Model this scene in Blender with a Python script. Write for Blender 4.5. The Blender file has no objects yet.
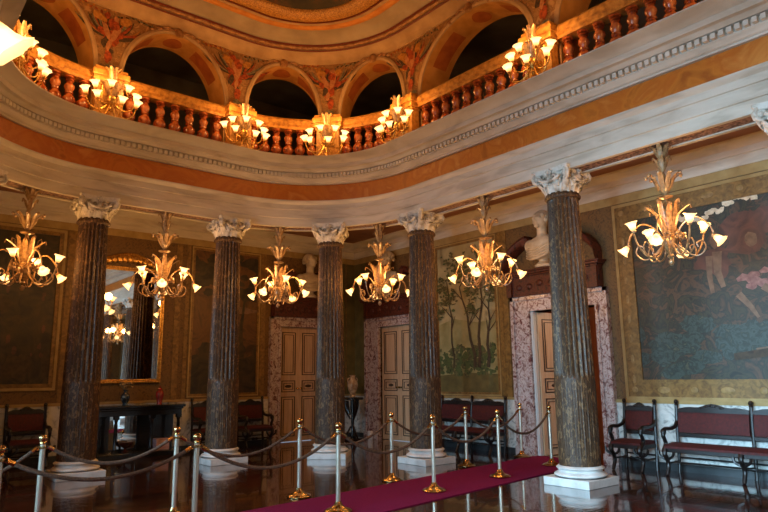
import bpy, math, random
from mathutils import Vector, Matrix
random.seed(7)
PI = math.pi
C = bpy.context.scene.collection
sc = bpy.context.scene
sc.view_settings.view_transform = 'Standard'
sc.view_settings.look = 'None'
sc.view_settings.gamma = 1
sc.view_settings.exposure = 0.0
sc.cycles.use_denoising = True
sc.cycles.max_bounces = 8
sc.cycles.sample_clamp_indirect = 4.0
sc.cycles.caustics_reflective = False
sc.cycles.caustics_refractive = False

# ---------------------------------------------------------------- materials
def lin(c):
    return tuple(((v / 255) / 12.92 if v / 255 <= .04045 else ((v / 255 + .055) / 1.055) ** 2.4) for v in c) + (1,)

def pmat(name, cols, scale=5, rough=.5, metal=0, stretch=(1, 1, 1), bump=0, coat=0, detail=6, lo=.35, hi=.65, distort=0,
         emit=None, strength=0, bscale=None, spec=.5, trans=0):
    """principled material, colours spread by a noise texture in object space"""
    m = bpy.data.materials.new(name)
    m.use_nodes = True
    nt = m.node_tree
    b = nt.nodes['Principled BSDF']
    b.inputs['Roughness'].default_value = rough
    b.inputs['Metallic'].default_value = metal
    b.inputs['Coat Weight'].default_value = coat
    b.inputs['Coat Roughness'].default_value = .08
    b.inputs['Specular IOR Level'].default_value = spec
    b.inputs['Transmission Weight'].default_value = trans
    cols = [lin(c) for c in cols]
    tc = nt.nodes.new('ShaderNodeTexCoord')
    mp = nt.nodes.new('ShaderNodeMapping')
    mp.inputs['Scale'].default_value = stretch
    nt.links.new(tc.outputs['Object'], mp.inputs['Vector'])
    nz = nt.nodes.new('ShaderNodeTexNoise')
    nz.inputs['Scale'].default_value = scale
    nz.inputs['Detail'].default_value = detail
    nz.inputs['Distortion'].default_value = distort
    nt.links.new(mp.outputs['Vector'], nz.inputs['Vector'])
    if len(cols) > 1:
        cr = nt.nodes.new('ShaderNodeValToRGB')
        el = cr.color_ramp.elements
        el[0].position = lo; el[0].color = cols[0]
        el[1].position = hi; el[1].color = cols[-1]
        for i, c in enumerate(cols[1:-1]):
            e = el.new(lo + (hi - lo) * (i + 1) / (len(cols) - 1)); e.color = c
        nt.links.new(nz.outputs['Fac'], cr.inputs['Fac'])
        nt.links.new(cr.outputs['Color'], b.inputs['Base Color'])
    else:
        b.inputs['Base Color'].default_value = cols[0]
    if bump:
        bp = nt.nodes.new('ShaderNodeBump')
        bp.inputs['Strength'].default_value = bump
        bp.inputs['Distance'].default_value = .02
        src = nz
        if bscale:
            src = nt.nodes.new('ShaderNodeTexNoise'); src.inputs['Scale'].default_value = bscale
            nt.links.new(mp.outputs['Vector'], src.inputs['Vector'])
        nt.links.new(src.outputs['Fac'], bp.inputs['Height'])
        nt.links.new(bp.outputs['Normal'], b.inputs['Normal'])
    if emit:
        b.inputs['Emission Color'].default_value = emit + (1,)
        b.inputs['Emission Strength'].default_value = strength
    return m

M = {}
M['marble'] = pmat('grey_white_marble', [(178, 168, 152), (197, 188, 173), (206, 198, 184)], 1.6, .5, stretch=(1, 1, 5), distort=.6)
M['marble_base'] = pmat('white_base_marble', [(205, 203, 198), (235, 234, 230)], 5, .3)
M['capital'] = pmat('carved_pale_stone', [(150, 140, 122), (206, 200, 188), (222, 217, 207)], 9, .6, bump=.3)
M['frieze'] = pmat('orange_marble', [(158, 84, 22), (190, 112, 36), (178, 96, 26), (200, 130, 58)], 1.6, .4, distort=2.2, lo=.3, hi=.7)
M['dentil'] = pmat('dentil_marble', [(196, 190, 178), (212, 206, 194)], 4, .5)
M['soffit'] = pmat('soffit_ornament', [(70, 48, 42), (150, 120, 105)], 26, .6, lo=.4, hi=.6)
M['shaft'] = pmat('mottled_dark_marble', [(28, 20, 15), (86, 62, 42), (56, 41, 30), (128, 98, 66), (80, 60, 42)], 11, .55, stretch=(2.2, 2.2, 1.0), distort=1.0, lo=.3, hi=.72, coat=.05, spec=.35)
M['baluster'] = pmat('red_brown_marble', [(84, 34, 16), (150, 72, 34), (182, 112, 66)], 9, .25, coat=.3)
M['giltwood'] = pmat('gilded_stone', [(128, 82, 32), (178, 124, 54), (200, 148, 74)], 14, .45, bump=.25, lo=.3, hi=.7)
M['gilt'] = pmat('gilt_metal', [(170, 118, 48), (226, 180, 98)], 30, .3, metal=.85, bump=.25)
M['glassgold'] = pmat('amber_blown_glass', [(122, 88, 54), (182, 146, 100)], 26, .3, metal=.1, coat=.3)
M['glasspale'] = pmat('pale_blown_glass', [(128, 96, 62), (176, 146, 106)], 24, .3, coat=.3)
def shade_mat():
    m = bpy.data.materials.new('lit_glass_shade'); m.use_nodes = True
    nt = m.node_tree; b = nt.nodes['Principled BSDF']; b.inputs['Base Color'].default_value = lin((240, 205, 150)); b.inputs['Roughness'].default_value = .4
    tc = nt.nodes.new('ShaderNodeTexCoord'); sp = nt.nodes.new('ShaderNodeSeparateXYZ'); nt.links.new(tc.outputs['Object'], sp.inputs['Vector'])
    mr = nt.nodes.new('ShaderNodeMapRange'); mr.inputs['From Max'].default_value = .125; nt.links.new(sp.outputs['Z'], mr.inputs['Value'])
    cr = nt.nodes.new('ShaderNodeValToRGB'); el = cr.color_ramp.elements
    el[0].position = 0; el[0].color = (.9, .36, .06, 1); el[1].position = 1; el[1].color = (1, .62, .24, 1)
    e = el.new(.5); e.color = (1, .62, .26, 1)
    nt.links.new(mr.outputs['Result'], cr.inputs['Fac']); nt.links.new(cr.outputs['Color'], b.inputs['Emission Color'])
    m2 = nt.nodes.new('ShaderNodeValToRGB'); e2 = m2.color_ramp.elements
    e2[0].position = 0; e2[0].color = (.12, .12, .12, 1); e2[1].position = 1; e2[1].color = (.3, .3, .3, 1)
    q = e2.new(.5); q.color = (.6, .6, .6, 1)
    nt.links.new(mr.outputs['Result'], m2.inputs['Fac'])
    mu = nt.nodes.new('ShaderNodeMath'); mu.operation = 'MULTIPLY'; mu.inputs[1].default_value = 5.0
    nt.links.new(m2.outputs['Color'], mu.inputs[0]); nt.links.new(mu.outputs[0], b.inputs['Emission Strength'])
    return m
M['shade'] = shade_mat()
M['plaster'] = pmat('cream_plaster', [(160, 126, 88), (188, 154, 112)], 3, .8)
M['arch'] = pmat('ochre_intrados', [(176, 118, 50), (206, 148, 76)], 4, .7)
M['arch_panel'] = pmat('rust_painted_panel', [(150, 74, 26), (176, 96, 38)], 6, .75)
M['spandrel'] = pmat('painted_spandrel', [(118, 84, 48), (160, 120, 74), (136, 92, 50), (184, 140, 88)], 7, .75, distort=1.2)
M['paint_rust'] = pmat('rust_paint', [(112, 38, 14), (176, 78, 30)], 20, .7)
M['paint_flesh'] = pmat('flesh_paint', [(156, 96, 56), (188, 128, 80)], 20, .7)
M['paint_gold'] = pmat('yellow_gold_paint', [(158, 100, 34), (196, 134, 56)], 20, .7)
M['paint_dark'] = pmat('umber_paint', [(48, 34, 22), (84, 62, 40)], 24, .7)
M['paint_grey'] = pmat('grey_green_paint', [(86, 82, 62), (136, 126, 96)], 30, .7)
M['cove'] = pmat('stone_grey_cove', [(150, 132, 108), (172, 154, 128)], 2, .75)
M['cord'] = pmat('twisted_cord_gilt', [(130, 84, 46), (178, 132, 84)], 12, .6)
M['orange_band'] = pmat('orange_gilt_band', [(186, 112, 34), (214, 142, 56)], 4, .6)
M['gold_frame'] = pmat('stippled_gold', [(140, 88, 30), (206, 150, 70)], 40, .45, bump=.5)
M['redline'] = pmat('dark_red_line', [(108, 40, 14)], 4, .6)
M['ceilpaint'] = pmat('dark_ceiling_painting', [(18, 20, 14), (50, 42, 22), (84, 50, 20)], 1.6, .6, distort=1.5)
M['gallery'] = pmat('dark_gallery_wall', [(84, 78, 70), (110, 102, 92)], 2, .9)
M['wall'] = pmat('umber_damask', [(76, 52, 24), (112, 82, 40), (92, 64, 30)], 9, .6, distort=2)
M['wallgreen'] = pmat('olive_wall_paint', [(84, 76, 38), (106, 94, 50)], 5, .7)
M['pilaster'] = pmat('gold_ochre_pilaster', [(98, 72, 32), (140, 106, 52)], 12, .55, distort=1)
M['paleochre'] = pmat('pale_ochre_strip', [(148, 122, 72), (168, 142, 90)], 6, .6)
M['ornament'] = pmat('ochre_relief_ornament', [(124, 96, 50), (156, 126, 76)], 14, .55)
M['dado'] = pmat('veined_white_dado', [(120, 122, 120), (196, 196, 190), (214, 212, 206)], 6, .35, distort=2, lo=.3, hi=.6)
M['basebd'] = pmat('dark_slate_base', [(40, 44, 46), (62, 66, 68)], 5, .35)
M['breccia'] = pmat('pink_breccia_marble', [(92, 36, 38), (158, 132, 126), (200, 188, 184), (146, 98, 96)], 11, .3, distort=1.2, lo=.34, hi=.68, coat=.3)
M['redmarble'] = pmat('carved_red_brown_marble', [(34, 14, 9), (92, 42, 26), (62, 27, 17)], 16, .55, bump=.5)
M['door'] = pmat('cream_brown_door', [(190, 156, 122), (206, 174, 140)], 3, .4, stretch=(6, 6, .8))
M['doorline'] = pmat('dark_panel_moulding', [(48, 30, 20), (66, 44, 30)], 8, .4)
M['brass'] = pmat('polished_brass', [(186, 156, 104), (206, 178, 126)], 6, .2, metal=1)
M['pole'] = pmat('pale_polished_pole', [(214, 204, 182), (228, 220, 202)], 6, .3, metal=.75)
M['rope'] = pmat('brown_twisted_rope', [(66, 48, 36), (110, 84, 64)], 60, .8, bump=.5)
M['carpet'] = pmat('crimson_carpet', [(108, 18, 58), (128, 28, 72)], 60, .95, bump=.2, spec=.1)
M['wood'] = pmat('black_brown_wood', [(13, 9, 8), (28, 19, 16)], 8, .42, stretch=(1, 1, .4))
M['uphol'] = pmat('dark_red_upholstery', [(60, 11, 10), (82, 18, 15)], 30, .75)
M['black'] = pmat('black_lacquer', [(9, 8, 8), (18, 15, 14)], 6, .25, coat=.4)
M['mirror'] = pmat('mirror_glass', [(225, 225, 222)], 1, .02, metal=1)
M['porc'] = pmat('beige_porcelain', [(150, 118, 88), (206, 182, 150)], 14, .2, coat=.5)
M['porcblue'] = pmat('blue_porcelain', [(16, 26, 38), (40, 62, 74), (150, 160, 160)], 12, .2, coat=.5, lo=.4, hi=.7)
M['porcred'] = pmat('red_porcelain', [(110, 20, 18), (160, 50, 40)], 10, .2, coat=.5)
M['flower'] = pmat('dried_flowers', [(120, 90, 50), (180, 150, 100)], 30, .8)
M['white'] = pmat('white_plastic', [(226, 226, 228)], 5, .5)
M['bust'] = pmat('cream_plaster_bust', [(178, 160, 132), (206, 190, 164)], 8, .6)
M['lobby'] = pmat('warm_lobby_wall', [(150, 84, 44), (176, 104, 58)], 3, .7)
M['lobbywood'] = pmat('orange_wood', [(140, 64, 28), (170, 86, 40)], 4, .4, stretch=(5, 5, .6))
M['frame'] = pmat('window_frame_white', [(200, 200, 196)], 5, .5)
M['sky_m'] = pmat('mural_sky', [(120, 108, 74), (168, 154, 112), (150, 140, 104)], 1.6, .6, distort=1)
M['hill'] = pmat('mural_grassland', [(124, 116, 70), (158, 148, 102)], 3, .6)
M['bush'] = pmat('mural_bushes', [(40, 52, 24), (80, 92, 48), (58, 72, 34)], 14, .6)
M['trunk'] = pmat('mural_trunk', [(44, 34, 20), (70, 54, 34)], 14, .6)
M['leafm'] = pmat('mural_foliage', [(58, 58, 30), (104, 98, 58)], 22, .6)
M['bigm'] = pmat('mural_dark_forest', [(24, 28, 20), (58, 54, 36), (34, 38, 30), (84, 60, 40), (46, 44, 34)], 3.4, .5, distort=2.5, lo=.3, hi=.7, detail=9)
M['bigb'] = pmat('mural_teal_undergrowth', [(24, 34, 32), (60, 72, 64), (32, 42, 36), (74, 76, 58)], 7, .5, distort=2, detail=9, lo=.3, hi=.7)
M['mred'] = pmat('mural_red_glow', [(66, 40, 28), (98, 58, 42)], 3, .5, distort=2)
M['mpink'] = pmat('mural_pink_skirt', [(112, 68, 60), (148, 104, 94)], 16, .5)
M['mskin'] = pmat('mural_skin', [(96, 72, 50), (126, 96, 70)], 10, .5)
M['mflower'] = pmat('mural_blossom', [(190, 170, 140), (220, 206, 180)], 20, .5)
M['mwarm'] = pmat('mural_amber_dusk', [(50, 32, 14), (98, 64, 28), (74, 46, 20)], 2.0, .5, distort=2)
M['mdark'] = pmat('mural_dark_green', [(20, 18, 12), (48, 40, 22), (66, 50, 28)], 3, .5, distort=2)

def floor_mat():
    m = bpy.data.materials.new('dark_parquet'); m.use_nodes = True
    nt = m.node_tree; b = nt.nodes['Principled BSDF']
    tc = nt.nodes.new('ShaderNodeTexCoord'); mp = nt.nodes.new('ShaderNodeMapping')
    mp.inputs['Rotation'].default_value = (0, 0, 0)
    nt.links.new(tc.outputs['Object'], mp.inputs['Vector'])
    br = nt.nodes.new('ShaderNodeTexBrick')
    br.inputs['Color1'].default_value = lin((82, 38, 20)); br.inputs['Color2'].default_value = lin((46, 24, 15))
    br.inputs['Mortar'].default_value = lin((12, 7, 5))
    br.inputs['Scale'].default_value = 1; br.inputs['Brick Width'].default_value = 1.1
    br.inputs['Row Height'].default_value = .11; br.inputs['Mortar Size'].default_value = .004
    nt.links.new(mp.outputs['Vector'], br.inputs['Vector'])
    nz = nt.nodes.new('ShaderNodeTexNoise'); nz.inputs['Scale'].default_value = 1.3; nz.inputs['Detail'].default_value = 5
    nt.links.new(mp.outputs['Vector'], nz.inputs['Vector'])
    mr = nt.nodes.new('ShaderNodeMapRange'); mr.inputs['To Min'].default_value = .03; mr.inputs['To Max'].default_value = .13
    nt.links.new(nz.outputs['Fac'], mr.inputs['Value']); nt.links.new(mr.outputs['Result'], b.inputs['Roughness'])
    nt.links.new(br.outputs['Color'], b.inputs['Base Color'])
    n2 = nt.nodes.new('ShaderNodeTexNoise'); n2.inputs['Scale'].default_value = 5
    m2 = nt.nodes.new('ShaderNodeMapping'); m2.inputs['Scale'].default_value = (1, 5, 1)
    nt.links.new(tc.outputs['Object'], m2.inputs['Vector']); nt.links.new(m2.outputs['Vector'], n2.inputs['Vector'])
    bp = nt.nodes.new('ShaderNodeBump'); bp.inputs['Strength'].default_value = .22; bp.inputs['Distance'].default_value = .01
    nt.links.new(n2.outputs['Fac'], bp.inputs['Height']); nt.links.new(bp.outputs['Normal'], b.inputs['Normal'])
    b.inputs['Coat Weight'].default_value = .7; b.inputs['Coat Roughness'].default_value = .03
    return m
M['floor'] = floor_mat()

# ---------------------------------------------------------------- mesh builder
class MB:
    def __init__(s): s.v = []; s.f = []; s.m = []; s.mi = 0; s.xf = Matrix.Identity(4)
    def add(s, vs, fs):
        o = len(s.v)
        s.v += [tuple(s.xf @ Vector(p)) for p in vs]
        s.f += [tuple(i + o for i in f) for f in fs]; s.m += [s.mi] * len(fs)
    def box(s, x0, x1, y0, y1, z0, z1):
        x0, x1 = min(x0, x1), max(x0, x1); y0, y1 = min(y0, y1), max(y0, y1)
        s.add([(x, y, z) for z in (z0, z1) for y in (y0, y1) for x in (x0, x1)],
              [(0, 2, 3, 1), (4, 5, 7, 6), (0, 1, 5, 4), (2, 6, 7, 3), (0, 4, 6, 2), (1, 3, 7, 5)])
    def grid(s, rows, closed=False, cap=False):
        n = len(rows[0]); vs = [p for r in rows for p in r]; fs = []
        for i in range(len(rows) - 1):
            for j in range(n if closed else n - 1):
                k = (j + 1) % n
                fs.append((i * n + j, i * n + k, (i + 1) * n + k, (i + 1) * n + j))
        if cap and closed:
            fs.append(tuple(range(n))[::-1]); fs.append(tuple((len(rows) - 1) * n + j for j in range(n)))
        s.add(vs, fs)
    def lathe(s, prof, n=24, c=(0, 0, 0), ax=None, sx=1, sy=1, mod=None):
        """prof: (r, h) pairs; ax: axis direction"""
        R = Matrix.Identity(3)
        if ax is not None: R = Vector((0, 0, 1)).rotation_difference(Vector(ax).normalized()).to_matrix()
        rows = []
        for k, (r, h) in enumerate(prof):
            row = []
            for j in range(n):
                a = 2 * PI * j / n; rr = max(r, .0004) * (mod(a, k) if mod else 1)
                p = R @ Vector((rr * math.cos(a) * sx, rr * math.sin(a) * sy, h))
                row.append((p.x + c[0], p.y + c[1], p.z + c[2]))
            rows.append(row)
        s.grid(rows, True, True)
    def tube(s, pts, r, n=8):
        pts = [Vector(p) for p in pts]; rows = []
        up = None
        for i, p in enumerate(pts):
            d = (pts[min(i + 1, len(pts) - 1)] - pts[max(i - 1, 0)]).normalized()
            if up is None: up = d.orthogonal().normalized()
            up = (up - d * up.dot(d)); up = up.normalized() if up.length > 1e-5 else d.orthogonal().normalized()
            sd = d.cross(up)
            rr = r(i / (len(pts) - 1)) if callable(r) else r
            rows.append([tuple(p + (up * math.cos(2 * PI * j / n) + sd * math.sin(2 * PI * j / n)) * rr) for j in range(n)])
        s.grid(rows, True, True)
    def ribbon(s, spine, widths, side, th=.008):
        rows = []; side = Vector(side).normalized(); sp = [Vector(p) for p in spine]
        for i, (p, w) in enumerate(zip(sp, widths)):
            d = (sp[min(i + 1, len(sp) - 1)] - sp[max(i - 1, 0)]).normalized()
            nn = side.cross(d).normalized()
            rows.append([tuple(p - side * w), tuple(p + nn * th), tuple(p + side * w), tuple(p - nn * th)])
        s.grid(rows, True, True)
    def ell(s, c, r, n=14, m=8, tilt=None):
        rows = []
        for i in range(m + 1):
            t = -PI / 2 + PI * i / m
            row = []
            for j in range(n):
                p = Vector((r[0] * max(math.cos(t), .003) * math.cos(2 * PI * j / n), r[1] * max(math.cos(t), .003) * math.sin(2 * PI * j / n), r[2] * math.sin(t)))
                if tilt: p = tilt @ p
                row.append((p.x + c[0], p.y + c[1], p.z + c[2]))
            rows.append(row)
        s.grid(rows, True, True)
    def build(s, name, mats, parent=None, loc=(0, 0, 0), rz=0, smooth=True, angle=40, bevel=0):
        me = bpy.data.meshes.new(name)
        me.from_pydata(s.v, [], s.f); me.update()
        if not isinstance(mats, (list, tuple)): mats = [mats]
        for m in mats: me.materials.append(M[m] if isinstance(m, str) else m)
        if len(mats) > 1: me.polygons.foreach_set('material_index', s.m)
        import bmesh
        bm = bmesh.new(); bm.from_mesh(me)
        bmesh.ops.recalc_face_normals(bm, faces=bm.faces)
        bm.to_mesh(me); bm.free()
        if smooth:
            me.polygons.foreach_set('use_smooth', [True] * len(me.polygons))
            me.set_sharp_from_angle(angle=math.radians(angle))
        o = bpy.data.objects.new(name, me); C.objects.link(o)
        o.location = loc; o.rotation_euler = (0, 0, rz)
        if parent: o.parent = parent
        if bevel:
            b = o.modifiers.new('bevel', 'BEVEL'); b.width = bevel; b.segments = 2; b.limit_method = 'ANGLE'
        return o

def bez(pts, n=16):
    """Catmull-Rom through points"""
    P = [Vector(p) for p in pts]; P = [P[0] * 2 - P[1]] + P + [P[-1] * 2 - P[-2]]; out = []
    for i in range(1, len(P) - 2):
        for j in range(n):
            t = j / n; a, b, c, d = P[i - 1:i + 3]
            out.append(.5 * (2 * b + (c - a) * t + (2 * a - 5 * b + 4 * c - d) * t * t + (3 * b - a - 3 * c + d) * t ** 3))
    out.append(P[-2]); return out

def tag(o, label=None, cat=None, group=None, kind=None):
    if label: o['label'] = label
    if cat: o['category'] = cat
    if group: o['group'] = group
    if kind: o['kind'] = kind
    return o
def thing(name, label, cat, loc=(0, 0, 0), rz=0, group=None):
    o = bpy.data.objects.new(name, None); C.objects.link(o); o.empty_display_size = .1
    o.location = loc; o.rotation_euler = (0, 0, rz)
    return tag(o, label, cat, group)
def copy_tree(o, parent=None):
    c = o.copy(); C.objects.link(c)
    if parent: c.parent = parent
    for ch in list(o.children): copy_tree(ch, c)
    return c
def structure(o, label, cat='structure'):
    return tag(o, label, cat, kind='structure')

# ---------------------------------------------------------------- plan
XR, YB, XL, YF = 9.625, 12.858, -1.79, -5.47       # outer walls
X0, Y0, R = 7.594, 10.663, 2.51                    # column ring
XA, YS = 2.747, -0.77
CX, CY = X0 - R, Y0 - R
L1 = CY - YS; L2 = CX - XA; LA = R * PI / 2
XW = XA - R
SEG = [L1, LA, L2, LA, L1, LA, L2, LA]
TOT = sum(SEG)
S_I, S_F, S_E, S_D = 0, 2.2 - YS, 5.176 - YS, L1
S_C = L1 + LA / 2; S_B = L1 + LA; S_A = S_B + L2; S_G = S_A + LA / 2; S_H = S_A + LA
S_E2 = S_H + (CY - 5.176); S_F2 = S_H + (CY - 2.2); S_I2 = S_H + L1
S_c = S_I2 + LA / 2; S_b = S_I2 + LA; S_a = S_b + L2; S_g = S_a + LA / 2

def ring(s, o=0.0):
    """point on the ring at arc length s, moved o inward; returns x, y, inward normal angle"""
    s = s % TOT; i = 0
    while s > SEG[i] + 1e-9: s -= SEG[i]; i += 1
    if i == 0: return X0 - o, YS + s, PI
    if i == 2: return CX - s, Y0 - o, -PI / 2
    if i == 4: return XW + o, CY - s, 0
    if i == 6: return XA + s, YS - R + o, PI / 2
    cx, cy, a0 = {1: (CX, CY, 0), 3: (XA, CY, PI / 2), 5: (XA, YS, PI), 7: (CX, YS, 1.5 * PI)}[i]
    a = a0 + s / R
    return cx + (R - o) * math.cos(a), cy + (R - o) * math.sin(a), a + PI

def ssamples(s0=0, s1=None, step=.2):
    s1 = TOT if s1 is None else s1
    b = [0]
    for L in SEG: b.append(b[-1] + L)
    b = b + [x + TOT for x in b[1:]]
    out = [s0]
    for k in range(len(b) - 1):
        lo, hi = max(b[k], s0), min(b[k + 1], s1)
        if hi - lo < 1e-6: continue
        n = max(1, int(round((hi - lo) / step)))
        out += [lo + (hi - lo) * i / n for i in range(1, n + 1)]
    return out

def sweep(mb, prof, s0=0, s1=None, step=.2, closed_prof=False):
    full = s1 is None
    ss = ssamples(s0, s1, step)
    if full: ss = ss[:-1]
    cols = [[ring(s, o)[:2] + (z,) for (o, z) in prof] for s in ss]
    if full: cols.append(cols[0])
    mb.grid(cols, closed=closed_prof, cap=(closed_prof and not full))

# ---------------------------------------------------------------- setting
mb = MB(); mb.box(XL - .3, XR + 3.2, YF - .3, YB + .3, -.1, 0)
structure(mb.build('floor', 'floor', smooth=False), 'dark glossy parquet floor', 'floor')

def wall_open(mb, axis, p0, p1, a0, a1, z0, z1, ops):
    """wall slab with openings (a, b, z0, z1)"""
    def bx(a, b, z, y):
        if b - a < 1e-4 or y - z < 1e-4: return
        if axis == 0: mb.box(p0, p1, a, b, z, y)
        else: mb.box(a, b, p0, p1, z, y)
    cur = a0
    for (a, b, oz0, oz1) in sorted(ops):
        bx(cur, a, z0, z1); bx(a, b, z0, oz0); bx(a, b, oz1, z1); cur = b
    bx(cur, a1, z0, z1)

D3 = (6.02, 7.40); D2 = (10.56, 11.84); D1 = (7.48, 8.56); DH = 2.58
WT = 8.6
mb = MB(); wall_open(mb, 0, XR, XR + .3, YF, YB, 0, WT, [(D3[0], D3[1], 0, DH), (D2[0], D2[1], 0, DH)])
structure(mb.build('wall_right', 'wall', smooth=False), 'painted ochre wall behind the benches on the right', 'wall')
mb = MB(); wall_open(mb, 1, YB, YB + .3, XL - .3, XR + .3, 0, WT, [(D1[0], D1[1], 0, DH)])
structure(mb.build('wall_back', 'wall', smooth=False), 'dark ochre wall behind the mirror', 'wall')
WIN = [(-3.4, -2.0), (-1.0, .4), (1.4, 2.8), (3.8, 5.2), (7.5, 8.9)]
mb = MB(); wall_open(mb, 0, XL - .3, XL, YF, YB, 0, WT, [(a, b, .3, 3.6) for a, b in WIN])
structure(mb.build('wall_left', 'wall', smooth=False), 'window wall out of view on the left', 'wall')
mb = MB(); wall_open(mb, 1, YF - .3, YF, XL - .3, XR + .3, 0, WT, [])
structure(mb.build('wall_front', 'wall', smooth=False), 'wall behind the camera', 'wall')
for k, (a, b) in enumerate(WIN):
    mb = MB()
    for y in (a, b - .06, (a + b) / 2 - .03): mb.box(XL - .2, XL - .12, y, y + .06, .3, 3.6)
    for z in (.3, 1.4, 2.5, 3.54): mb.box(XL - .2, XL - .12, a, b, z, z + .06)
    structure(mb.build('window_%d' % (k + 1), 'frame', smooth=False), 'tall window in the left wall', 'window')

# gallery floor / aisle ceiling, roof : strips between ring and outer walls
def outer(s):
    x, y, a = ring(s)
    s_ = s % TOT
    for sc_, (cx, cy) in ((S_C, (XR, YB)), (S_G, (XL, YB)), (S_c, (XL, YF)), (S_g, (XR, YF))):
        if abs(s_ - sc_) < .02: return cx, cy
    dx, dy = -math.cos(a), -math.sin(a); t = 99
    if dx > 1e-6: t = min(t, (XR - x) / dx)
    if dx < -1e-6: t = min(t, (XL - x) / dx)
    if dy > 1e-6: t = min(t, (YB - y) / dy)
    if dy < -1e-6: t = min(t, (YF - y) / dy)
    return x + dx * t, y + dy * t
def aisle(mb, z0, z1, oi):
    ss = sorted(set(ssamples(0, None, .25) + [S_C, S_G, S_c, S_g]))
    ss = [s for s in ss if s < TOT - 1e-6]; ss.append(0)
    rows = [[ring(s, oi)[:2] + (z0,), outer(s) + (z0,), outer(s) + (z1,), ring(s, oi)[:2] + (z1,)] for s in ss]
    mb.grid(rows, closed=True)
mb = MB(); aisle(mb, 4.74, 5.40, -.19)
structure(mb.build('ceiling_aisle', pmat('aisle_ceiling', [(128, 84, 56), (150, 104, 74)], 2, .7), smooth=False), 'plain brown soffit over the aisle', 'ceiling')
mb = MB(); aisle(mb, 7.9, 8.0, -.44)
structure(mb.build('ceiling_gallery', 'gallery', smooth=False), 'dark roof over the gallery', 'ceiling')
# dark lining of the gallery walls
mb = MB()
mb.box(XR - .02, XR, YF, YB, 5.4, 8); mb.box(XL, XR, YB - .02, YB, 5.4, 8); mb.box(XL, XL + .02, YF, YB, 5.4, 8); mb.box(XL, XR, YF, YF + .02, 5.4, 8)
structure(mb.build('wall_gallery_lining', 'gallery', smooth=False), 'dark wall at the back of the gallery', 'wall')

# entablature
tr = 0
def trim(mb, mats, label, **k):
    global tr; tr += 1
    return structure(mb.build('trim_%d' % tr, mats, **k), label, 'trim')
mb = MB()
sweep(mb, [(-.2, 4.74), (-.2, 4.24), (-.13, 4.24), (-.13, 4.262), (.13, 4.262), (.13, 4.24), (.2, 4.24), (.2, 4.40), (.225, 4.405), (.225, 4.56), (.25, 4.565), (.25, 4.66), (.28, 4.675), (.31, 4.71), (.31, 4.73), (.25, 4.73)])
trim(mb, 'marble', 'grey white marble architrave carried by the columns', angle=25)
mb = MB(); sweep(mb, [(-.125, 4.258), (.125, 4.258), (.125, 4.262), (-.125, 4.262)], closed_prof=True)
trim(mb, 'soffit', 'ornamented strip under the architrave', angle=25)
mb = MB(); sweep(mb, [(.22, 4.72), (.25, 4.73), (.25, 5.06), (.22, 5.07)])
trim(mb, 'frieze', 'smooth orange marble frieze band', angle=25)
mb = MB()
sweep(mb, [(.2, 5.05), (.30, 5.05), (.30, 5.075), (.33, 5.09), (.36, 5.13), (.38, 5.15), (.38, 5.235), (.45, 5.24), (.48, 5.27), (.50, 5.285), (.57, 5.285), (.57, 5.36), (.59, 5.365), (.61, 5.38), (.70, 5.42), (.76, 5.435), (.78, 5.44), (.78, 5.462), (.34, 5.53), (-.19, 5.545)])
trim(mb, 'marble', 'projecting marble cornice below the balustrade', angle=25)
mb = MB()
nd = int(TOT / .088)
for k in range(nd):
    s = TOT * k / nd
    x, y, a = ring(s)
    ca, sa = math.cos(a), math.sin(a)
    def P(o, t, z): return (x + ca * o - sa * t, y + sa * o + ca * t, z)
    mb.add([P(o, t, z) for z in (5.162, 5.225) for t in (-.027, .027) for o in (.37, .445)],
           [(0, 2, 3, 1), (4, 5, 7, 6), (0, 1, 5, 4), (2, 6, 7, 3), (0, 4, 6, 2), (1, 3, 7, 5)])
trim(mb, 'dentil', 'row of marble dentils in the cornice', smooth=False)

# wall cornices and dado
def along_walls(mb, prof, ops=None):
    """profile (d from wall, z) swept round the outer walls"""
    rows = []
    for (x, y, sx, sy) in ((XR, YF, -1, 1), (XR, YB, -1, -1), (XL, YB, 1, -1), (XL, YF, 1, 1), (XR, YF, -1, 1)):
        rows.append([(x + sx * d, y + sy * d, z) for d, z in prof])
    mb.grid(rows)
mb = MB(); along_walls(mb, [(0, 4.36), (.03, 4.36), (.03, 4.52), (.06, 4.53), (.06, 4.62), (.10, 4.65), (.16, 4.69), (.18, 4.71), (.18, 4.745)])
trim(mb, 'marble', 'pale marble cornice at the top of the walls', angle=25)
mb = MB(); along_walls(mb, [(.001, 4.22), (.012, 4.22), (.012, 4.36)])
trim(mb, 'paleochre', 'pale ochre strip under the wall cornice', angle=25)

def runs(a0, a1, ops):
    cur = a0; out = []
    for a, b in sorted(ops):
        out.append((cur, a)); cur = b
    out.append((cur, a1)); return out
OP_R = [(5.78, 7.81), (10.03, 12.36)]
OP_B = [(7.2, 8.85)]
dadoR = MB(); baseR = MB(); capR = MB()
for a, b in runs(YF, YB, OP_R):
    dadoR.box(XR - .025, XR, a, b, .1, .97); baseR.box(XR - .04, XR, a, b, 0, .11); capR.box(XR - .04, XR, a, b, .97, 1.02)
trim(dadoR, 'dado', 'veined white marble dado on the right wall', smooth=False)
structure(baseR.build('baseboard_right', 'basebd', smooth=False), 'dark stone skirting of the right wall', 'baseboard')
trim(capR, 'paleochre', 'pale dado rail on the right wall', smooth=False)
dadoB = MB(); baseB = MB(); capB = MB()
for a, b in runs(XL, XR, OP_B):
    dadoB.box(a, b, YB - .025, YB, .1, .97); baseB.box(a, b, YB - .04, YB, 0, .11); capB.box(a, b, YB - .04, YB, .97, 1.02)
trim(dadoB, 'dado', 'veined white marble dado on the mirror wall', smooth=False)
structure(baseB.build('baseboard_back', 'basebd', smooth=False), 'dark stone skirting of the mirror wall', 'baseboard')
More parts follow.
